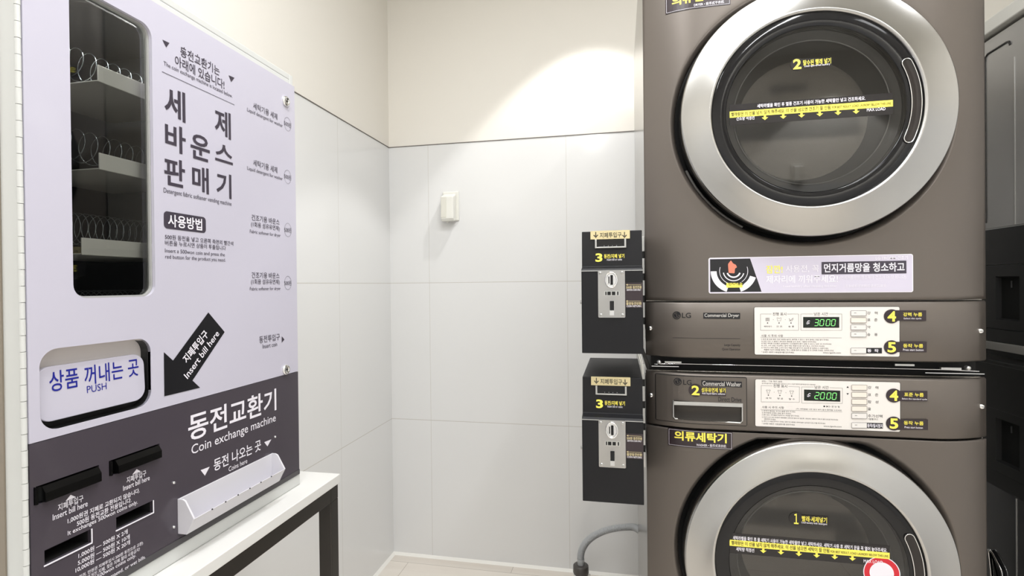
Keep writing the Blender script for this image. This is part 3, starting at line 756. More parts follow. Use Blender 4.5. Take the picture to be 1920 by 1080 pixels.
def step_badge(parent, SS, cx_, cy_, r, num, ban, txt, tt, sub, ss, numh, numw):
    """round number badge with a small banner; ban: pixel quad or None"""
    u, v = SS.uv(cx_, cy_); ru = SS.uv(cx_+r, cy_)[0]-u
    g = G()
    g.uvpoly(SS, circ(u, v, ru, 40), O1+.0004)
    if ban: g.pl(SS, ban, O1+.0003)
    o = g.build('step_sticker', 'stkd' if SS is GL else 'stk', parent)
    g = G(); g.text(SS, num, cx_, cy_, numw, numh, O1+.0008, 0, .012 if num == '１' else .03)
    g.text(SS, txt, *tt, O1+.0008, 0, .012); g.text(SS, sub, *ss, O1+.0008, 1, .006)
    g.build('lettering', ['yel', 'inkw'], o)
step_badge(d1, GL, 1494.4, 120.7, 12.5, '2', [(1500, 111), (1559, 107.5), (1559, 123), (1500, 127)], '탈수된 빨래 넣기', (1531.5, 116.3, 52, 10.5), 'Load spin-dried laundry', (1532, 123, 48, 5), 19, 15.5)
step_badge(d2, GL, 1492.5, 972.3, 13.5, '１', [(1498, 965), (1552, 968), (1552, 984), (1498, 981)], '빨래·세제넣기', (1526.5, 973.5, 47, 10.5), 'Load laundry with detergent', (1526.5, 981, 48, 4.5), 19.5, 8.5)
# plain round red and white sticker under the washer's load line
u, v = GL.uv(1653, 1074.5); rr_ = GL.uv(1688, 1074.5)[0]-u
g = G(); g.uvpoly(GL, circ(u, v, rr_, 48), .0002, 1); g.uvpoly(GL, circ(u, v, rr_*.96, 48), .0001, 0); g.uvpoly(GL, circ(u, v, rr_*.66, 40), .00025, 1)
g = G(); g.uvpoly(GL, circ(u, v, rr_, 48), .00035, 1); g.uvpoly(GL, circ(u, v, rr_*.95, 48), .00045, 0); g.uvpoly(GL, circ(u, v, rr_*.66, 40), .00055, 1)
g.build('round_sticker', ['red', 'inkw'], d2)

# --- long lavender notice on the dryer front
qc = [S.uv(1328.3, 484.6), S.uv(1328, 550), S.uv(1712, 548), S.uv(1712, 475)]
nu0, nu1 = qc[0][0], qc[2][0]; nv0 = (qc[1][1]+qc[2][1])/2; nv1 = (qc[0][1]+qc[3][1])/2
def fr(a, b): return nu0+(nu1-nu0)*a, nv0+(nv1-nv0)*b
n1 = G().uvplate(S, rrect(nu0, nu1, nv0, nv1, .004), .0002, O1)
n1 = n1.build('notice_sticker', 'inkw', dr)
g = G(); g.uvpoly(S, rrect(nu0+.0015, nu1-.0015, nv0+.0015, nv1-.0015, .003), O1+.0002)
g.build('notice_ground', 'lavs', n1)
g = G()
g.uvpoly(S, [fr(.008, .04), fr(.272, .04), fr(.215, .96), fr(.008, .96)], O1+.0004, 0)
W_ = nu1-nu0; cc = fr(.13, .62)
def arc_band(r0, r1, a0, a1, mi, off, n=30):
    for i in range(n):
        t0, t1 = a0+(a1-a0)*i/n, a0+(a1-a0)*(i+1)/n
        q = [(cc[0]+r*cos(t), cc[1]+r*sin(t)) for r, t in ((r0, t0), (r1, t0), (r1, t1), (r0, t1))]
        if all(nu0+.003 < a < nu0+W_*(.216+.056*(nv1-b)/(nv1-nv0))-.001 and nv0+.003 < b < nv1-.003 for a, b in q): g.uvpoly(S, q, off, mi)
arc_band(.034, .046, pi, 2*pi, 1, O1+.0006); arc_band(.0275, .0285, pi*.9, 2*pi*1.05, 1, O1+.0006)
arc_band(.0195, .0215, pi*1.05, 2*pi*.96, 1, O1+.0006); arc_band(.0115, .0145, pi*1.1, 2*pi*.95, 1, O1+.0006)
hu, hv = fr(.122, .70)
g.uvpoly(S, rquad([(hu-.007, hv-.010), (hu+.005, hv-.011), (hu+.006, hv+.0), (hu+.010, hv+.001), (hu+.008, hv+.007), (hu+.002, hv+.010), (hu-.002, hv+.017), (hu-.008, hv+.009)], .002, 3), O1+.0008, 3)
a_, b_ = fr(.092, .16), fr(.175, .29); g.uvpoly(S, [(a_[0], a_[1]), (b_[0], a_[1]), (b_[0], b_[1]), (a_[0], b_[1])], O1+.0009, 2)
g.text(S, '먼지거름망', 1380, 531.3, 29, 7, O1+.0011, 0, .02)
g.text(S, '잠깐!', 1451.5, 505, 31, 15, O1+.0006, 2, .015); g.text(S, '사용전, 꼭', 1504, 504, 62, 14, O1+.0006, 1, .004)
bx0, bv1 = S.uv(1540, 491.5); bx1, bv0 = S.uv(1699, 512); bv1 = S.uv(1619, 490)[1]; bv0 = S.uv(1619, 513.5)[1]
g.uvpoly(S, [(bx0, bv0), (bx1, bv0), (bx1, bv1), (bx0, bv1)], O1+.0006, 4)
g.text(S, '먼지거름망을 청소하고', 1620, 501.5, 151, 17, O1+.0008, 1, .02)
g.text(S, '제자리에 끼워주세요!', 1503.5, 523.3, 134, 15, O1+.0006, 1, .01)
g.text(S, '(먼지거름망을 청소해야 건조가 더 잘 됩니다)', 1636, 520.5, 124, 8.5, O1+.0006, 1)
g.text(S, 'Load laundry after cleaning lint filter', 1519, 537, 101, 5.5, O1+.0006, 1); g.text(S, '洁净绒毛过滤网后请放回原处', 1622.5, 536, 78, 5.5, O1+.0006, 1)
g.text(S, 'LG TROMM 건조기', 1671.5, 483.5, 60, 7, O1+.0006, 1, .008)
g.build('notice_printing', ['inkb', 'inkw', 'yel', 'skin', 'ink'], n1)

# --- brand marks
def brand(parent, lc, lr, tc_, tw):
    """round face mark, two letters"""
    g = G(); u, v = S.uv(*lc); r = S.uv(lc[0]+lr, lc[1])[0]-u
    g.uvpoly(S, circ(u, v, r, 36), O1)
    g.text(S, 'LG', *tc_, tw, 9.5, O1, 0, .01)
    g.uvline(S, [(u-r*.02, v+r*.45), (u-r*.02, v-r*.35), (u+r*.3, v-r*.35)], r*.13, O2, 1)
    pts = [(u+r*.74*cos(radians(a)), v+r*.74*sin(radians(a))) for a in range(80, 361, 20)]
    g.uvline(S, pts+[(u+r*.35, v)], r*.12, O2, 1)
    g.uvpoly(S, circ(u-r*.32, v+r*.32, r*.13, 10), O2, 1)
    g.build('brand_mark', ['inkb', 'taupe'], parent)
brand(dr, (1268.7, 591), 7.8, (1287, 591.2), 17); 
def plaque(parent, SS, q, st, c, w_, h_, base='inkb', ink='inkp', bold=.012, name='name_plaque'):
    o = G().pl(SS, q, O1).build(name, base, parent)
    G().text(SS, st, *c, w_, h_, O2, 0, bold).build('lettering', ink, o)
M['inkp'] = mat('pale_grey_ink', srgb(196, 192, 188), .4)
plaque(dr, S, [(1318.6, 586.4), (1387.7, 586.8), (1387.7, 597.9), (1318.6, 597.2)], 'Commercial Dryer', (1353.2, 592.1), 65, 8.5)
g = G(); g.line(S, [(1261, 633), (1387.7, 635)], .0007, O1)
g.text(S, 'Large Capacity', 1373, 647.4, 30, 5.5, O1); g.text(S, 'Quiet Operation', 1371, 655.4, 34, 5.5, O1)
g.build('small_lettering', 'inkb', dr)

# --- pale control fields
SEG = {'0': 'abcdef', '2': 'abged', '3': 'abgcd'}
def seven(g, SS, ch, u0, u1, v0, v1, off, mi):
    vm_ = (v0+v1)/2; sh = lambda u, v: (u+(v-v0)*.14, v); t = (u1-u0)*.17
    P = {'a': [(u0, v1), (u1, v1)], 'd': [(u0, v0), (u1, v0)], 'g': [(u0, vm_), (u1, vm_)], 'f': [(u0, vm_), (u0, v1)], 'b': [(u1, vm_), (u1, v1)], 'e': [(u0, v0), (u0, vm_)], 'c': [(u1, v0), (u1, vm_)]}
    for s_ in SEG[ch]:
        a, b = P[s_]; a = Vector(sh(*a)); b = Vector(sh(*b)); d_ = (b-a).normalized()*t*.55; g.uvline(SS, [a+d_, b-d_], t, off, mi)
def control_field(parent, corners, C, title2, icons, items, digits, btns, labels, start, rules, washer):
    """corners: TL,TR,BR,BL pixels; C maps crop pixel -> photo pixel"""
    uv = [S.uv(*p) for p in corners]
    fld = G().uvplate(S, rquad([uv[0], uv[3], uv[2], uv[1]], .004), .0002, .0012).build('control_field', 'panelw', parent)
    g = G(); Q = .0015
    rim = rquad([uv[0], uv[3], uv[2], uv[1]], .004); g.uvline(S, rim, .0007, .0013, 0, True)
    def tx(st, x, y, w_, h_, b=0.0, mi=0, off=Q): c = C(x, y); g.text(S, st, c[0], c[1], w_/4.174, h_/4.174, off, mi, b)
    def ln(pts, wd=.0004, closed=False): g.line(S, [C(*p) for p in pts], wd, Q, 0, closed)
    for (x0, x1, y0, y1, tl, ta, tb) in title2:
        ln([(ta-8, y0[0]), (x0, y0[1]), (x0, y1), (x1, y1+(3 if washer else 0)), (x1, y0[2]), (tb+8, y0[3])]); tx(tl, (ta+tb)/2, (y0[0]+y0[3])/2, tb-ta, 24)
    for k, (x, y) in enumerate(icons):
        if washer: pts = [(-16, -12), (-7, -14), (0, -9), (7, -14), (16, -12), (14, -4), (9, -6), (8, 13), (-8, 13), (-9, -6), (-14, -4)]; ln([(x+a, y+b) for a, b in pts], .0004, True)
        elif k == 0:
            for j in range(5): ln([(x-15, y-12+6*j), (x+15, y-12+6*j)], .0003)
            for j in range(5): ln([(x-14+7*j, y-12), (x-14+7*j, y+12)], .0003)
        elif k == 1: ln([(x-17, y-12), (x-7, y-12), (x, y-5), (x+7, y-12), (x+17, y-12), (x+12, y+12), (x-12, y+12)], .0004, True)
        else: ln([(x-16, y-8), (x-4, y+8), (x+18, y-12)], .0006); ln([(x-16, y+10), (x+6, y+12), (x+18, y-4)], .0005)
        c = S.uv(*C(x, y+28)); g.uvpoly(S, circ(*c, .0012, 12), Q)
        tx(items[k], x+2, y+(55 if not washer else 52), 60 if len(items[k]) > 3 else 46, 13)
        if k: c = S.uv(*C(x-45, y+2)); g.uvpoly(S, circ(*c, .0005, 8), Q)
    for st, x0, x1, y, h in rules: tx(st, (x0+x1)/2, y, x1-x0, h)
    if washer: ln([(107, 323), (745, 342)], .0004)
    else: ln([(107, 303), (742, 306)], .0004)
    g.build('printed_legend', 'inkb', fld)
    # display
    q = [C(*p) for p in digits[1]]; dsp = G().pl(S, q, .0016).build('display', 'disp', fld)
    g = G(); st, xa, xb, ya, yb = digits[0]
    for i, ch in enumerate(st):
        x = xa+(xb-xa)*(i+.1)/4+(6 if i > 1 else 0)-5; a = S.uv(*C(x, yb+i*digits[2])); b = S.uv(*C(x+(xb-xa)*.165, ya+i*digits[2])); seven(g, S, ch, a[0], b[0], a[1], b[1], .0019, 0)
    a = S.uv(*C(digits[3][0], digits[3][1])); k_ = .0012
    g.uvline(S, [(a[0]-3*k_, a[1]-2*k_), (a[0]-k_, a[1]-3*k_), (a[0]-.3*k_, a[1]-k_), (a[0]-1.2*k_, a[1]+k_), (a[0]+.5*k_, a[1]+3*k_), (a[0]+2.4*k_, a[1]+2.2*k_)], .0013, .0019, 1)
    g.uvline(S, [(a[0]-3*k_, a[1]), (a[0]+1.8*k_, a[1]-.6*k_), (a[0]+.6*k_, a[1]-2.6*k_)], .0009, .0019, 1)
    g.build('digits', ['led', 'inkw'], dsp)
    # buttons
    for (x0, x1, y0, y1, lit) in btns:
        c = [S.uv(*C(*p)) for p in ((x0, y0), (x1, y0+(1.5 if washer else 0)), (x1, y1+(1.5 if washer else 0)), (x0, y1))]
        bo = G(); bo.uvplate(S, rquad([c[0], c[3], c[2], c[1]], .0016, 4), .001, .0030, 0)
        bt = bo.build('button', 'btno' if lit else 'btn', fld, .0004)
        gg = G().uvline(S, rquad([c[0], c[3], c[2], c[1]], .0016, 4), .0006, .0031, 0, True)
        if not lit: gg.line(S, [C((x0*.72+x1*.28)-9, (y0+y1)/2-2), C((x0*.72+x1*.28)+9, (y0+y1)/2-2)], .0007, .0033)
        gg.build('button_outline', 'inkb', bt)
    g = G()
    for st, x0, x1, y, h in labels: c = C((x0+x1)/2, y); g.text(S, st, c[0], c[1], (x1-x0)/4.174, h/4.174, Q, 0)
    g.build('button_lettering', ['inkb', 'inkw'], fld); g = G()
    g.pl(S, [C(*p) for p in start[1]], Q, 0)
    c = C(*start[2]); g.text(S, start[0], c[0], c[1], start[3]/4.174, start[4]/4.174, Q+.0003, 1, .02)
    g.build('start_plate', ['inkb', 'inkw'], fld)
    if washer:
        G().pl(S, [C(788, 140), C(779, 154), C(797, 154)], Q).build('up_mark', 'inkb', fld); G().pl(S, [C(788, 210), C(779, 196), C(797, 196)], Q).build('down_mark', 'inkb', fld)
CD = lambda x, y: (1400+x/4.174, 560+y/4.174)
CW = lambda x, y: (1400+x/4.174, 690+y/4.174)
drules = [('사용 시 주의 사항', 113, 283, 290, 20), ('1) 동작 중 문을 열면 전원 버튼을 눌러도 동작할 수 없으니 동작 중에는 문을 열지 마세요.', 113, 642, 320, 13),
          ('2) 모든 건조 시 용량이 세탁량의 절반을 넘지 않게, 기름에 주의하세요.', 113, 545, 336.5, 13), ('3) 젖은 세탁물 건조물은 넣었을때나 건조용량에 물이 넘칠 수 있으니 넣은 후 건조하세요.', 113, 664, 353, 13),
          ('4) 고무, 고무 성분, 비닐류는 열에 약한 제품이므로 넣지 말고, 건조하지 마세요.', 113, 610, 369.5, 13), ('5) 어린이나 애완 동물, 노약자 등이 제품 안에 들어가지 않도록 잘 살펴보고 사용하세요.', 113, 640, 386, 13),
          ('제품에 이상이 생겼을 때에는 즉시 사용을 멈추고 전원을 끈 뒤 연락해 주세요. 연락처 안내.', 133, 680, 402.5, 13), ('* 상세한 내용은 사용설명서를 참조하세요.', 113, 372, 419, 13), ('www.lgecls.com', 595, 735, 424, 15)]
control_field(dr, [(1413.7, 575.6), (1686.3, 574.9), (1686.3, 669), (1414.4, 664.9)], CD,
              [(107, 404, (120, 120, 120, 120), 247, '진행 표시', 202, 308), (423, 742, (120, 120, 120, 120), 247, '남은 시간', 525, 635)],
              [(162, 162), (252, 162), (345, 162)], ['예약/대기', '건 조', '송 풍'],
              (('3000', 527, 695, 163, 211), [(440, 143), (722, 143), (722, 227), (440, 227)], 0, (480, 185)),
              [(810, 931, 93, 133, False), (810, 931, 148, 188, True), (810, 931, 203, 243, False), (810, 931, 258, 298, False), (810, 931, 384, 427, False)],
              [('강   력', 940, 1022, 112, 22), ('표   준', 940, 1022, 166, 22), ('약', 942, 966, 222, 22), ('송   풍', 940, 1022, 280, 22)],
              ('동  작', [(930, 384), (1056, 384), (1056, 428), (930, 428)], (985, 406), 88, 26), drules, False)
wrules = [('SMS-1 기능 해지 설정', 117, 275, 103, 12), ('표시부에 물이 묻거나 충격을 주면 고장이 날 수 있으니 사용후 깨끗하게 물기를 잘 닦고 사용하세요', 117, 537, 124, 10),
          ('사용 시 주의 사항', 118, 290, 307, 19), ('(주) 세탁물을 너무 많이 넣지 말고 동작을 누르세요', 385, 741, 325, 12), ('● ▶▷ 문 닫 힘', 598, 725, 301, 14),
          ('1) 문쪽의 물방울 제거후 물을 닦아 주세요.', 117, 382, 338, 12), ('2) 동작중에 강제로 문을 열지 마세요.', 117, 348, 353, 12), ('3) 물이 흡수 세탁물을 투입하거나 뚜껑을 덮지 마세요.', 117, 410, 370, 12),
          ('4) 어린이 나이 어린 아이들과 애완동물이 세탁조에 들어가지 않도록, 사용전에, 사용하기 전에 꼭 물의 온도를 확인하세요', 117, 713, 394, 12),
          ('세탁하지 마세요.', 135, 227, 400, 12), ('5) 세탁기가 배를 동작하기 전에는 세탁기의 세탁통 내부에 물이 남아있지 않는지를 확인하세요', 117, 614, 424, 12), ('* 상세한 내용은 사용설명서를 참조하세요.', 117, 378, 438, 12), ('www.lgecls.com', 600, 740, 457, 15)]
control_field(wa, [(1415.6, 710.4), (1687.5, 716.4), (1687.5, 809.8), (1415.6, 799)], CW,
              [(112, 411, (138, 136, 146, 143), 264, '진행 표시', 208, 315), (429, 747, (148, 147, 156, 153), 273, '남은 시간', 530, 640)],
              [(168, 183), (258, 186), (350, 190)], ['세 탁', '헹 굼', '탈 수'],
              (('2000', 530, 703, 190, 239), [(447, 167), (730, 176), (730, 262), (447, 253)], 1.6, (486, 210)),
              [(817, 937, 130, 170, True), (817, 937, 187, 227, True), (817, 937, 241, 281, True), (817, 937, 296, 336, True), (817, 937, 351, 392, False), (817, 937, 424, 466, False)],
              [('강   력', 946, 1028, 152, 22), ('표   준', 946, 1028, 209, 22), ('합   성', 946, 1028, 264, 22), ('울', 946, 970, 319, 22), ('추가선택', 946, 1060, 375, 24), ('*알뜰코스', 948, 1026, 399, 15)],
              ('동작/일시정지', [(938, 427), (1064, 430), (1064, 473), (938, 470)], (1001, 450), 118, 30), wrules, True)
for (C, par, bs) in ((CD, dr, (((1133, 138), (1185, 1403, 90, 172), '4', '강력 누름', (1296, 123, 148, 30), 'Select the cycle', (1295, 156, 138, 15)),
                              ((1133, 380), (1190, 1407, 337, 418), '5', '동작 누름', (1300, 368, 156, 30), 'Press start button', (1301, 400, 160, 16)))),
                     (CW, wa, (((1150, 215), (1200, 1413, 177, 258), '4', '표준 누름', (1306, 208, 152, 30), 'Select the standard cycle', (1310, 243, 196, 15)),
                              ((1150, 434), (1198, 1417, 402, 484), '5', '동작 누름', (1304, 430, 154, 30), 'Press start button', (1304, 464, 142, 15))))):
    for (cc_, bn, nm, tx_, tt, sx_, ss) in bs:
        p = C(*cc_); ban = [C(bn[0]-30, bn[2]), C(bn[1], bn[2]+1), C(bn[1], bn[3]+1), C(bn[0]-30, bn[3])]
        tc2 = C(tt[0], tt[1]); sc2 = C(ss[0], ss[1])
        step_badge(par, YPlane(YF-.0012, True), p[0], p[1], 14.8, nm, ban, tx_, (tc2[0], tc2[1], tt[2]/4.174, tt[3]/4.174), sx_, (sc2[0], sc2[1], ss[2]/4.174, ss[3]/4.174), 19.5, 16)

# --- detergent drawer of the washer
q = [S.uv(1230, 701.6), S.uv(1399, 708.3), S.uv(1399, 797), S.uv(1230, 786)]
def resub(loop, k=6):
    out = []
    for i in range(len(loop)):
        a = Vector(loop[i]); b = Vector(loop[(i+1) % len(loop)]); n = max(1, int((b-a).length/.015)); out += [tuple(a+(b-a)*j/n) for j in range(n)]
    return out
u0, u1 = (q[0][0]+q[3][0])/2, (q[1][0]+q[2][0])/2; v1_, v0_ = (q[0][1]+q[1][1])/2, (q[2][1]+q[3][1])/2
pu0, pv1 = S.uv(1262, 752); pu1, _ = S.uv(1391, 760); pv1 = (S.uv(1262, 750)[1]+S.uv(1391, 756)[1])/2; pv0 = (S.uv(1262, 784)[1]+S.uv(1391, 793)[1])/2
drw = bpy.data.objects.new('detergent_drawer', None); COL.objects.link(drw); drw.parent = wa; drw.location = Vector(((u0+u1)/2, YF, (v0_+v1_)/2))-world_loc(wa)
# drawer face: grid with a rectangular opening for the grip
us = sorted(set([u0+(u1-u0)*i/16 for i in range(17)]+[pu0, pu1])); vs_ = [v0_, pv0, pv1, v1_]
g = G(); E_ = .0022
for i in range(len(us)-1):
    for j in range(3):
        if j == 1 and us[i] >= pu0-1e-6 and us[i+1] <= pu1+1e-6: continue
        g.add([S.p3(us[i], vs_[j], E_), S.p3(us[i+1], vs_[j], E_), S.p3(us[i+1], vs_[j+1], E_), S.p3(us[i], vs_[j+1], E_)], [(0, 1, 2, 3)], 0)
rim = resub([(u0, v0_), (u1, v0_), (u1, v1_), (u0, v1_)]); n = len(rim)
g.add([S.p3(a, b, E_) for a, b in rim]+[S.p3(a, b, .0) for a, b in rim], [(i, n+i, n+(i+1) % n, (i+1) % n) for i in range(n)], 0)
g.build('drawer_face', 'taupe', drw)
g = G(); g.uvline(S, rim, .0012, .0003, 0, True)
g2 = G(); g2.uvline(S, resub(rrect(u0-.0009, u1+.0009, v0_-.0009, v1_+.0009, .002, 2)), .0016, .0003, 0, True); g2.build('drawer_gap', 'matte', drw)
YP = edges_y((pu0+pu1)/2)
g = G()
g.box(pu0, pu1, YP-.0012, YP-.001, pv0, pv0+.0005)
g = G()                       # the sunk grip in front of the sheet: shallow scoop, the pocket's shade painted as dark colour
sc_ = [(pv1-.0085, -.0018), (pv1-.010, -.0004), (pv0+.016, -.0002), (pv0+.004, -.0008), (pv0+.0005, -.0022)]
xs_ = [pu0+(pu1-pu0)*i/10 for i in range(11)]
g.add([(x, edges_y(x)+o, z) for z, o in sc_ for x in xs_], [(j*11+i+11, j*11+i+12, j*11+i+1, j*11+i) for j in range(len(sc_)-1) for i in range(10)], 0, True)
g.build('grip_recess', mat('grip_painted_shade', srgb(46, 42, 38), .25, .3), drw)
g = G(); g.prism([(YP-.0022, pv1-.0085), (YP-.0045, pv1-.0075), (YP-.0045, pv1), (YP-.0022, pv1)], 0, pu0, pu1)
g.tube([(pu0, edges_y(pu0)-.0028, pv1), (pu0, edges_y(pu0)-.0028, pv0+.005), (pu0+.004, edges_y(pu0)-.0028, pv0+.0005), (pu1-.004, edges_y(pu1)-.0028, pv0-.0005), (pu1, edges_y(pu1)-.0028, pv0+.004), (pu1, edges_y(pu1)-.0028, pv1)], .0017, 8)
g.build('grip_bar', 'satin', drw, .0006)
SD = YPlane(YF-.0022, True)
_S, S = S, SD
brand(drw, (1270.5, 715.4), 7.6, (1288.8, 717), 15.5)
plaque(drw, SD, [(1315, 712.6), (1391, 715.8), (1391, 726.6), (1315, 722.6)], 'Commercial Washer', (1353.2, 719.5), 72, 8.5)
G().text(SD, 'Direct Drive', 1368.5, 749, 43.5, 8.5, O1).build('small_lettering', 'inkb', drw)
step_badge(drw, SD, 1304, 731.7, 13, '2', [(1306, 724), (1361, 727.2), (1361, 743), (1306, 740.5)], '섬유유연제 넣기', (1337.5, 731.2, 45, 8.5), 'Add liquid fabric softener', (1338, 738.3, 44, 4.5), 18, 15)
S = _S

# ------------------------------------------------------------------ coin boxes
def coin_box():
    YB_, bx0, bx1 = 1.03, -.0735, .0435
    zb, zs, zt = 1.0526, 1.2177, 1.2925
    t = thing('coin_box', 'upper black coin box mounted beside the dryer, at the height of its control strip', 'coin box', ((bx0+bx1)/2, 1.15, zb))
    g = G()
    g.prism([(YB_, zb), (YB_, zs-.004), (YB_+.003, zs), (YB_+.020, zs+.004), (YB_+.026, zt), (1.33, zt), (1.33, zb)], 0, bx0, bx1)
    g.build('housing', 'boxblk', t, .0012)
    G().box(bx0-.0004, bx1+.0004, YB_-.0006, YB_+.004, zs-.0052, zs-.0038).build('seam_edge', 'satin', t)
    UP = YPlane(YB_+.022); LO = YPlane(YB_)
    # sloping top part follows its own plane
    class Slope(YPlane):
        def p3(s, u, v, off=0): return (u, YB_+.020+.006*(v-zs-.004)/(zt-zs-.004)-off, v)
    UP = Slope(YB_+.022)
    a = UP.uv(1107, 440); b = UP.uv(1181, 440); z0 = UP.uv(1144, 448)[1]; z1 = zt+.0008
    pl = G(); pl.uvplate(UP, [(a[0], z0), (b[0], z0), (b[0], z1), (a[0], z1)], .0003, .0016)
    tg = pl.build('entry_sticker', 'gold', t)
    g = G(); g.text(UP, '지폐투입구', 1145, 440.5, 41, 10, .0019, 0, .01)
    for ax in (1117, 1171): g.text(UP, '↓', ax, 440.3, 9, 11, .0019, 0, .02)
    g.build('lettering', 'inkb', tg)
    # note slot with bright bracket
    a = UP.uv(1115.5, 456)[0]; b = UP.uv(1174, 456)[0]; z0 = UP.uv(1145, 463.5)[1]; z1 = UP.uv(1145, 448.5)[1]
    sl = G(); sl.uvplate(UP, [(a, z0), (b, z0), (b, z1), (a, z1)], .0002, .0012); so = sl.build('note_slot', 'gloss', t)
    g = G(); y = UP.p3(0, z0, .004)[1]
    g.box(a, a+.0035, y, y+.004, z0, z1); g.box(b-.0035, b, y, y+.004, z0, z1); g.box(a, b, y, y+.004, z0-.0015, z0+.001); g.build('slot_bracket', 'satin', so, .0004)
    g = G()
    for k in range(4): g.uvpoly(UP, circ(a+.018+k*.008, z0+.003, .0005, 6), .0016)
    g.build('slot_lights', 'inkw', so)
    g = G(); g.text(UP, '3', 1123, 483, 13, 16, .0004, 0, .03); g.text(UP, '동전/지폐 넣기', 1151.5, 480.2, 38, 8, .0004, 0, .012); g.text(UP, 'Insert bill or coins', 1152, 486.5, 28, 4, .0004, 1)
    g.build('step_lettering', ['yel', 'inkw'], t)
    # steel coin plate
    a = LO.uv(1121.5, 550)[0]; b = LO.uv(1172, 550)[0]; z0 = LO.uv(1147, 595.5)[1]; z1 = LO.uv(1147, 506.5)[1]
    cp = G(); cp.uvplate(LO, rrect(a, b, z0, z1, .002, 4), .0, .002); cpo = cp.build('coin_plate', 'steel', t, .0004)
    for px, py in ((1125.5, 512), (1166.5, 511), (1127, 590.5), (1167.5, 590.5)): dome(YPlane(YB_-.002), px, py, .0028, 'screw', cpo, 'satin', .0015)
    u, v = LO.uv(1146.2, 525)
    n = 32; ring = [(u+.0105*cos(2*pi*i/n), YB_-.0045, v+.0145*sin(2*pi*i/n)) for i in range(n)]
    r_ = G().tube(ring, .0018, 8, closed=True)
    r_.uvpoly(LO, circ(u, v, .0100, n, .0140), .0030, 0)
    ro = r_.build('coin_entry', 'chrome', cpo)
    G().uvpoly(LO, rrect(u-.0018, u+.0032, v-.0095, v+.0095, .001, 2), .0034).uvpoly(LO, rrect(u-.0055, u-.0035, v-.007, v+.007, .0008, 2), .0034).build('coin_slit', 'matte', ro)
    u, v = LO.uv(1147.5, 550)
    G().uvplate(LO, rrect(u-.0145, u+.0145, v-.0045, v+.0045, .001, 3), .002, .0028, 0).build('window_frame', 'satin', cpo)
    g = G()
    for du in (-.0115, -.0055, .0030, .0110): g.uvpoly(LO, rrect(u+du-(.0012 if abs(du) > .01 else .0032), u+du+(.0012 if abs(du) > .01 else .0032), v-.0034, v+.0034, .0005, 2), .0031)
    g.build('coin_windows', 'matte', cpo)
    u, v = LO.uv(1147.3, 573)
    G().uvpoly(LO, rrect(u-.004, u+.004, v-.009, v+.009, .0008, 2), .0023).build('return_slot', 'matte', cpo)
    G().box(u-.0042, u+.0042, YB_-.006, YB_-.002, v-.0185, v-.009).box(u-.002, u+.002, YB_-.0065, YB_-.006, v-.0175, v-.011).build('return_lever', 'chrome', cpo, .0006)
    # dark band of small instructions at the right
    bd = G(); a2 = LO.uv(1172.6, 550)[0]
    bd.uvpoly(LO, [(a2, LO.uv(1190, 577)[1]), (bx1-.0005, LO.uv(1190, 577)[1]), (bx1-.0005, LO.uv(1190, 530)[1]), (a2, LO.uv(1190, 530)[1])], .0003)
    bo = bd.build('instruction_sticker', 'stk', t)
    g = G()
    for y, tx_, sx_ in ((534, '500원 동전전용', '500WON COIN ONLY'), (564.5, '불량동전반환', 'COIN RETURN')):
        g.line(LO, [(1175, y), (1202, y)], .0006, .0006, 0); g.pl(LO, [(1173.5, y), (1177, y-1.8), (1177, y+1.8)], .0006, 0)
        g.text(LO, tx_, 1188.5, y+4.6, 29, 5.5, .0006, 0, .02); g.text(LO, sx_, 1188.5, y+9.5, 27, 3.2, .0006, 1, .01)
    g.build('lettering', ['gold', 'inkw'], bo)
    # hinge leaf and keyed bolt
    g = G()
    for k in range(5): g.box(bx1, X0-.0002, 1.222, 1.226, zb+.008+k*.05, zb+.042+k*.05)
    g.build('hinge_leaf', 'satin', t, .0005)
    G().box(bx1-.0, X0+.0, 1.23, 1.30, zb+.03, zt-.03).build('mounting_plate', 'black', t)
    G().lathe([(.004, 0), (.004, -.004), (.0001, -.004)], (bx0, 1.05, LO.uv(1088, 567)[1]), 0, 16).build('side_bolt', 'satin', t)
    return t
def copy_tree(o, parent=None, off=None):
    c = o.copy(); COL.objects.link(c)
    if parent is not None: c.parent = parent
    for ch in list(o.children): copy_tree(ch, c)
    return c
cb = coin_box()
cb2 = copy_tree(cb); cb2.location = Vector(cb.location)+Vector((-.0015, 0, -.2905))
cb2['label'] = 'lower black coin box mounted beside the washer, its bare top showing under the other box'
# loose bright wires between the boxes
for k, (dx, dz) in enumerate(((0, 0), (.004, 0))):
    o = G().tube([(.036+dx, 1.20, 1.054), (.038+dx, 1.19, 1.035), (.044+dx*.8, 1.19, 1.012), (.0475+dx*.4, 1.20, .985)], .0014, 8).build('cable', 'white')
    tag(o, ('pale cable hanging behind the upper coin box, the left strand', 'pale cable hanging behind the upper coin box, the right strand')[k], 'cable', 'cables between the coin boxes')

# ------------------------------------------------------------------ drain hose and standpipe
hp = [at(x, y, 1, Y) for x, y, Y in ((1089, 1052, 2.0), (1089, 1040, 2.0), (1093, 1027, 2.0), (1102, 1014, 2.0), (1115, 1004, 2.0), (1132, 996, 2.0), (1152, 991, 2.0), (1172, 988.5, 2.0), (1190, 989, 1.99))]
pp = [Vector(p) for p in hp]; pp.append(Vector((X0+.02, 1.955, pp[-1].z-.003))); dense = []
for i in range(len(pp)-1):
    p0, p1, p2, p3 = pp[max(0, i-1)], pp[i], pp[i+1], pp[min(len(pp)-1, i+2)]
    for k in range(24):
        t_ = k/24; dense.append(.5*((2*p1)+(-p0+p2)*t_+(2*p0-5*p1+4*p2-p3)*t_*t_+(-p0+3*p1-3*p2+p3)*t_**3))
dense.append(pp[-1])
dist = [0]
for a, b in zip(dense[:-1], dense[1:]): dist.append(dist[-1]+(b-a).length)
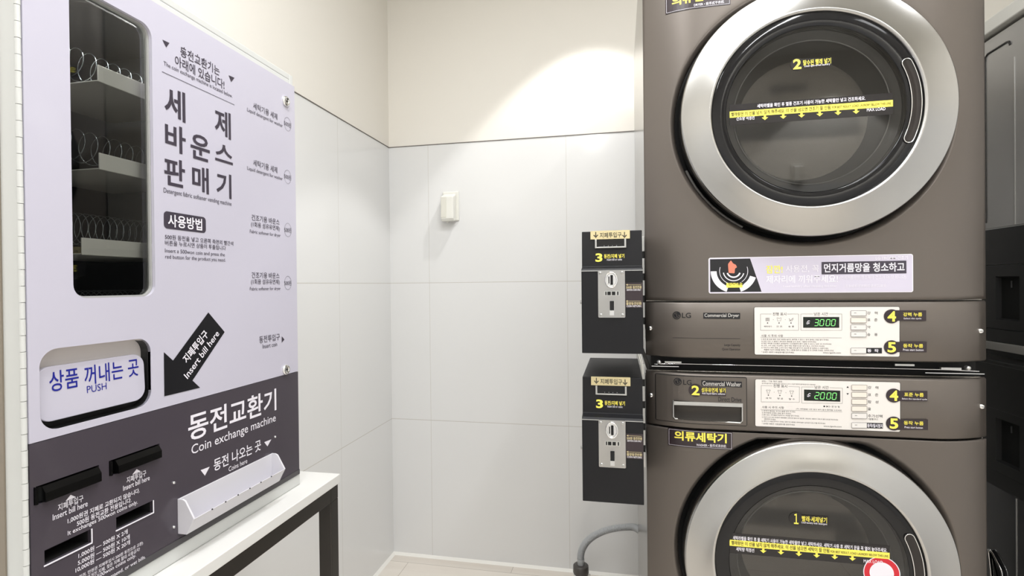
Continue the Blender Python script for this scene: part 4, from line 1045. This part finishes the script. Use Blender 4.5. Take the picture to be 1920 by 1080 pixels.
res = []; step = .0011; s0 = 0; j = 0
while s0 < dist[-1]:
    while dist[j+1] < s0: j += 1
    t_ = (s0-dist[j])/max(1e-9, dist[j+1]-dist[j]); res.append(dense[j].lerp(dense[j+1], t_)); s0 += step
ho = thing('drain_hose', 'grey ribbed drain hose curving from behind the washer into the floor pipe', 'hose', tuple(res[0]))
G().tube(res, lambda i: .0118+.0016*cos(i*2*pi/4), 14).build('ribbed_tube', 'hose', ho)
b0 = Vector(res[0])
G().lathe([(.0135, .010), (.0135, -.004), (.0125, -.006), (.0125, -.02), (.0125, -.03)], (b0.x, b0.y, b0.z), 2, 24).build('hose_cuff', 'hose', ho)
zc_ = at(1087, 1058, 1, 2.0).z
sp = thing('standpipe', 'dark grey round drain pipe standing on the floor by the back wall', 'pipe', (b0.x, b0.y, 0))
G().lathe([(.0130, .0), (.026, -.001), (.029, -.004), (.030, -.028), (.0265, -.031), (.0265, -.045), (.0265, -zc_+.001)], (b0.x, b0.y, zc_), 2, 32).build('pipe', mat('dark_pipe', srgb(72, 68, 66), .35), sp)
G().lathe([(.0272, .0), (.0285, -.002), (.0285, -.009), (.0272, -.011)], (b0.x, b0.y, zc_-.034), 2, 32).build('clamp_band', 'chrome', sp)
G().box(b0.x+.026, b0.x+.036, b0.y-.004, b0.y+.004, zc_-.045, zc_-.034).build('clamp_screw', 'satin', sp, .001)

# ------------------------------------------------------------------ machines along the right wall
R = NXPlane(1.0)
zz = lambda y, x=1880: R.uv(x, y)[1]
RY0, RY1 = 1.16, 1.80            # extent along the room
# upper machine
ud = thing('dryer_cabinet', 'upper dark grey machine on the right behind the stack, with black panel below', 'dryer', (1.35, 1.48, 1.03))
zt0 = R.uv(1850, 75)[1]
G().box(1.008, 1.75, RY0, RY1, 1.0, zt0).build('cabinet', 'greym', ud, .002)
zg = zz(427)
fr_ = G(); fr_.uvplate(R, [(-RY1, zg+.003), (-RY0, zg+.003), (-RY0, zt0-.004), (-RY1, zt0-.004)], -.008, 0)
fr_.build('door_front', 'greym', ud, .0015)
# pressed groove: down the far side and over the top, with a rounded corner
cu, cv = R.uv(1893, 76); cl = R.uv(1849, 102)
pth = [(cl[0]-.004, zg+.02), (cl[0]-.004, cv-.02), (cl[0]-.002, cv-.006), (cl[0]+.008, cv)]+[(cu-.012+.012*i/6, cv-.0005*i*i/6) for i in range(7)]+[(cu+.003, cv-.012)]
G().tube([R.p3(a, b, .0005) for a, b in pth], .0028, 8).build('pressed_groove', mat('groove_grey', srgb(58, 57, 56), .3, .4), ud)
su = R.uv(1903, 300)[0]; G().box(.9985, 1.0, -su-.0008, -su+.0008, zg+.004, zt0-.09).build('panel_seam', 'satin', ud)
G().box(.9965, 1.007, RY0, RY1, zg-.001, zg+.0015).build('lower_edge_trim', 'satin', ud)
G().box(.996, 1.008, RY0, RY1, zz(497)+.001, zg-.001).build('upper_black_panel', 'black', ud, .001)
def recess_panel(parent, ytop, ybot, ra, rb, z1, z0, nm):
    ha = [-R.uv(1870, ra)[0], -R.uv(1915, ra)[0]]; za, zb = R.uv(1890, ra)[1], R.uv(1890, rb)[1]
    ya, yb = min(ha), max(ha)
    v, f = slab([(-RY1, z0), (-RY0, z0), (-RY0, z1), (-RY1, z1)], [[(-yb, zb), (-ya, zb), (-ya, za), (-yb, za)]], .012)
    G().add([(1.002-z, -x, y) for x, y, z in v], f).build(nm, 'black', parent)
    g = G(); g.box(1.0085, 1.03, ya-.002, yb+.002, zb-.002, za+.002, 0) if False else None
    g = G(); d_ = 1.007
    g.add([(.9965, ya, zb), (.9965, yb, zb), (.9965, yb, za), (.9965, ya, za), (1.0075, ya+.008, zb+.004), (1.0075, yb-.004, zb+.004), (1.0075, yb-.004, za-.004), (1.0075, ya+.008, za-.004)],
          [(0, 1, 5, 4), (1, 2, 6, 5), (2, 3, 7, 6), (3, 0, 4, 7), (4, 5, 6, 7)])
    ro = g.build('grip_recess', 'matte', parent)
    G().box(1.004, 1.0072, (ya+yb)/2-.0008, (ya+yb)/2+.0008, za-.03, za-.012).build('recess_pin', 'dark', ro)
recess_panel(ud, 0, 0, 518, 601, zz(497)-.0005, zz(617), 'recessed_black_panel')
G().box(.998, 1.008, RY0, RY1, zz(642), zz(617)-.001).build('lower_black_panel', 'black', ud, .001)
G().box(.992, 1.008, RY0, RY1, zz(658), zz(643)).build('pale_base_strip', mat('pale_strip', srgb(176, 174, 168), .35, .3), ud, .001)
G().box(1.0, 1.008, RY0, RY1, zz(668), zz(659)).build('plinth', 'black', ud)
zfl = [R.uv(1850, y)[1] for y in (62, 45)]
G().box(.985, 1.75, RY0, RY1, zt0+.006, zfl[1]).build('top_cover', 'white', ud, .003)
G().box(1.02, 1.74, RY0+.01, RY1-.01, zt0, zt0+.006).build('top_gap', 'matte', ud)
# lower machine
lw = thing('washer_cabinet', 'lower dark machine on the right behind the stack, with black top and grey door', 'washing machine', (1.35, 1.48, 0))
zlt = zz(672)
G().box(.955, 1.75, RY0, RY1, zlt-.012, zlt-.0005).build('worktop', 'black', lw, .003)
G().box(1.008, 1.75, RY0, RY1, .02, zlt-.012).build('cabinet', 'greym', lw, .002)
G().box(.99, 1.008, RY0, RY1, zz(770)+.001, zlt-.0125).build('upper_black_panel', 'black', lw, .001)
recess_panel(lw, 0, 0, 790, 873, zz(770)-.0005, zz(888), 'recessed_black_panel')
G().box(.998, 1.008, RY0, RY1, zz(918), zz(888)-.001).build('lower_black_panel', 'black', lw, .001)
zl = zz(918)
G().box(1.0, 1.008, RY0, RY1, .10, zl-.001).build('grey_front', mat('polished_grey', srgb(120, 120, 122), .12, .85, bump=(9, .25)), lw, .001)
G().box(.9985, 1.001, -su-.0008, -su+.0008, .1, zl-.004).build('panel_seam', 'satin', lw)
c = R.uv(1872, 1062)
hl = [R.p3(c[0]+a, c[1]+b, .006) for a, b in rquad([(-.030, .030), (-.018, .034), (.022, .0), (.030, -.045), (.026, -.09), (-.012, -.09), (-.022, -.02)], .011, 5)]
G().tube(hl, .0028, 8, closed=True).build('handle_rim', 'chrome', lw)
n = len(hl); G().add([(p[0]+.003, p[1], p[2]) for p in hl]+[(1.0-.0005, p[1], p[2]) for p in hl], [tuple(range(n))]+[(i, (i+1) % n, n+(i+1) % n, n+i) for i in range(n)], 0).build('door_handle', 'gloss', lw)
G().box(1.0, 1.75, RY0, RY1, .02, .098).build('kick_panel', 'black', lw)
for y in (RY0+.06, RY1-.06):
    for x in (1.06, 1.68): G().lathe([(.022, 0), (.022, .006), (.012, .010), (.012, .022)], (x, y, 0), 2, 16).build('foot', 'black', lw)

bpy.data.objects.remove(_to); bpy.data.curves.remove(_tc)
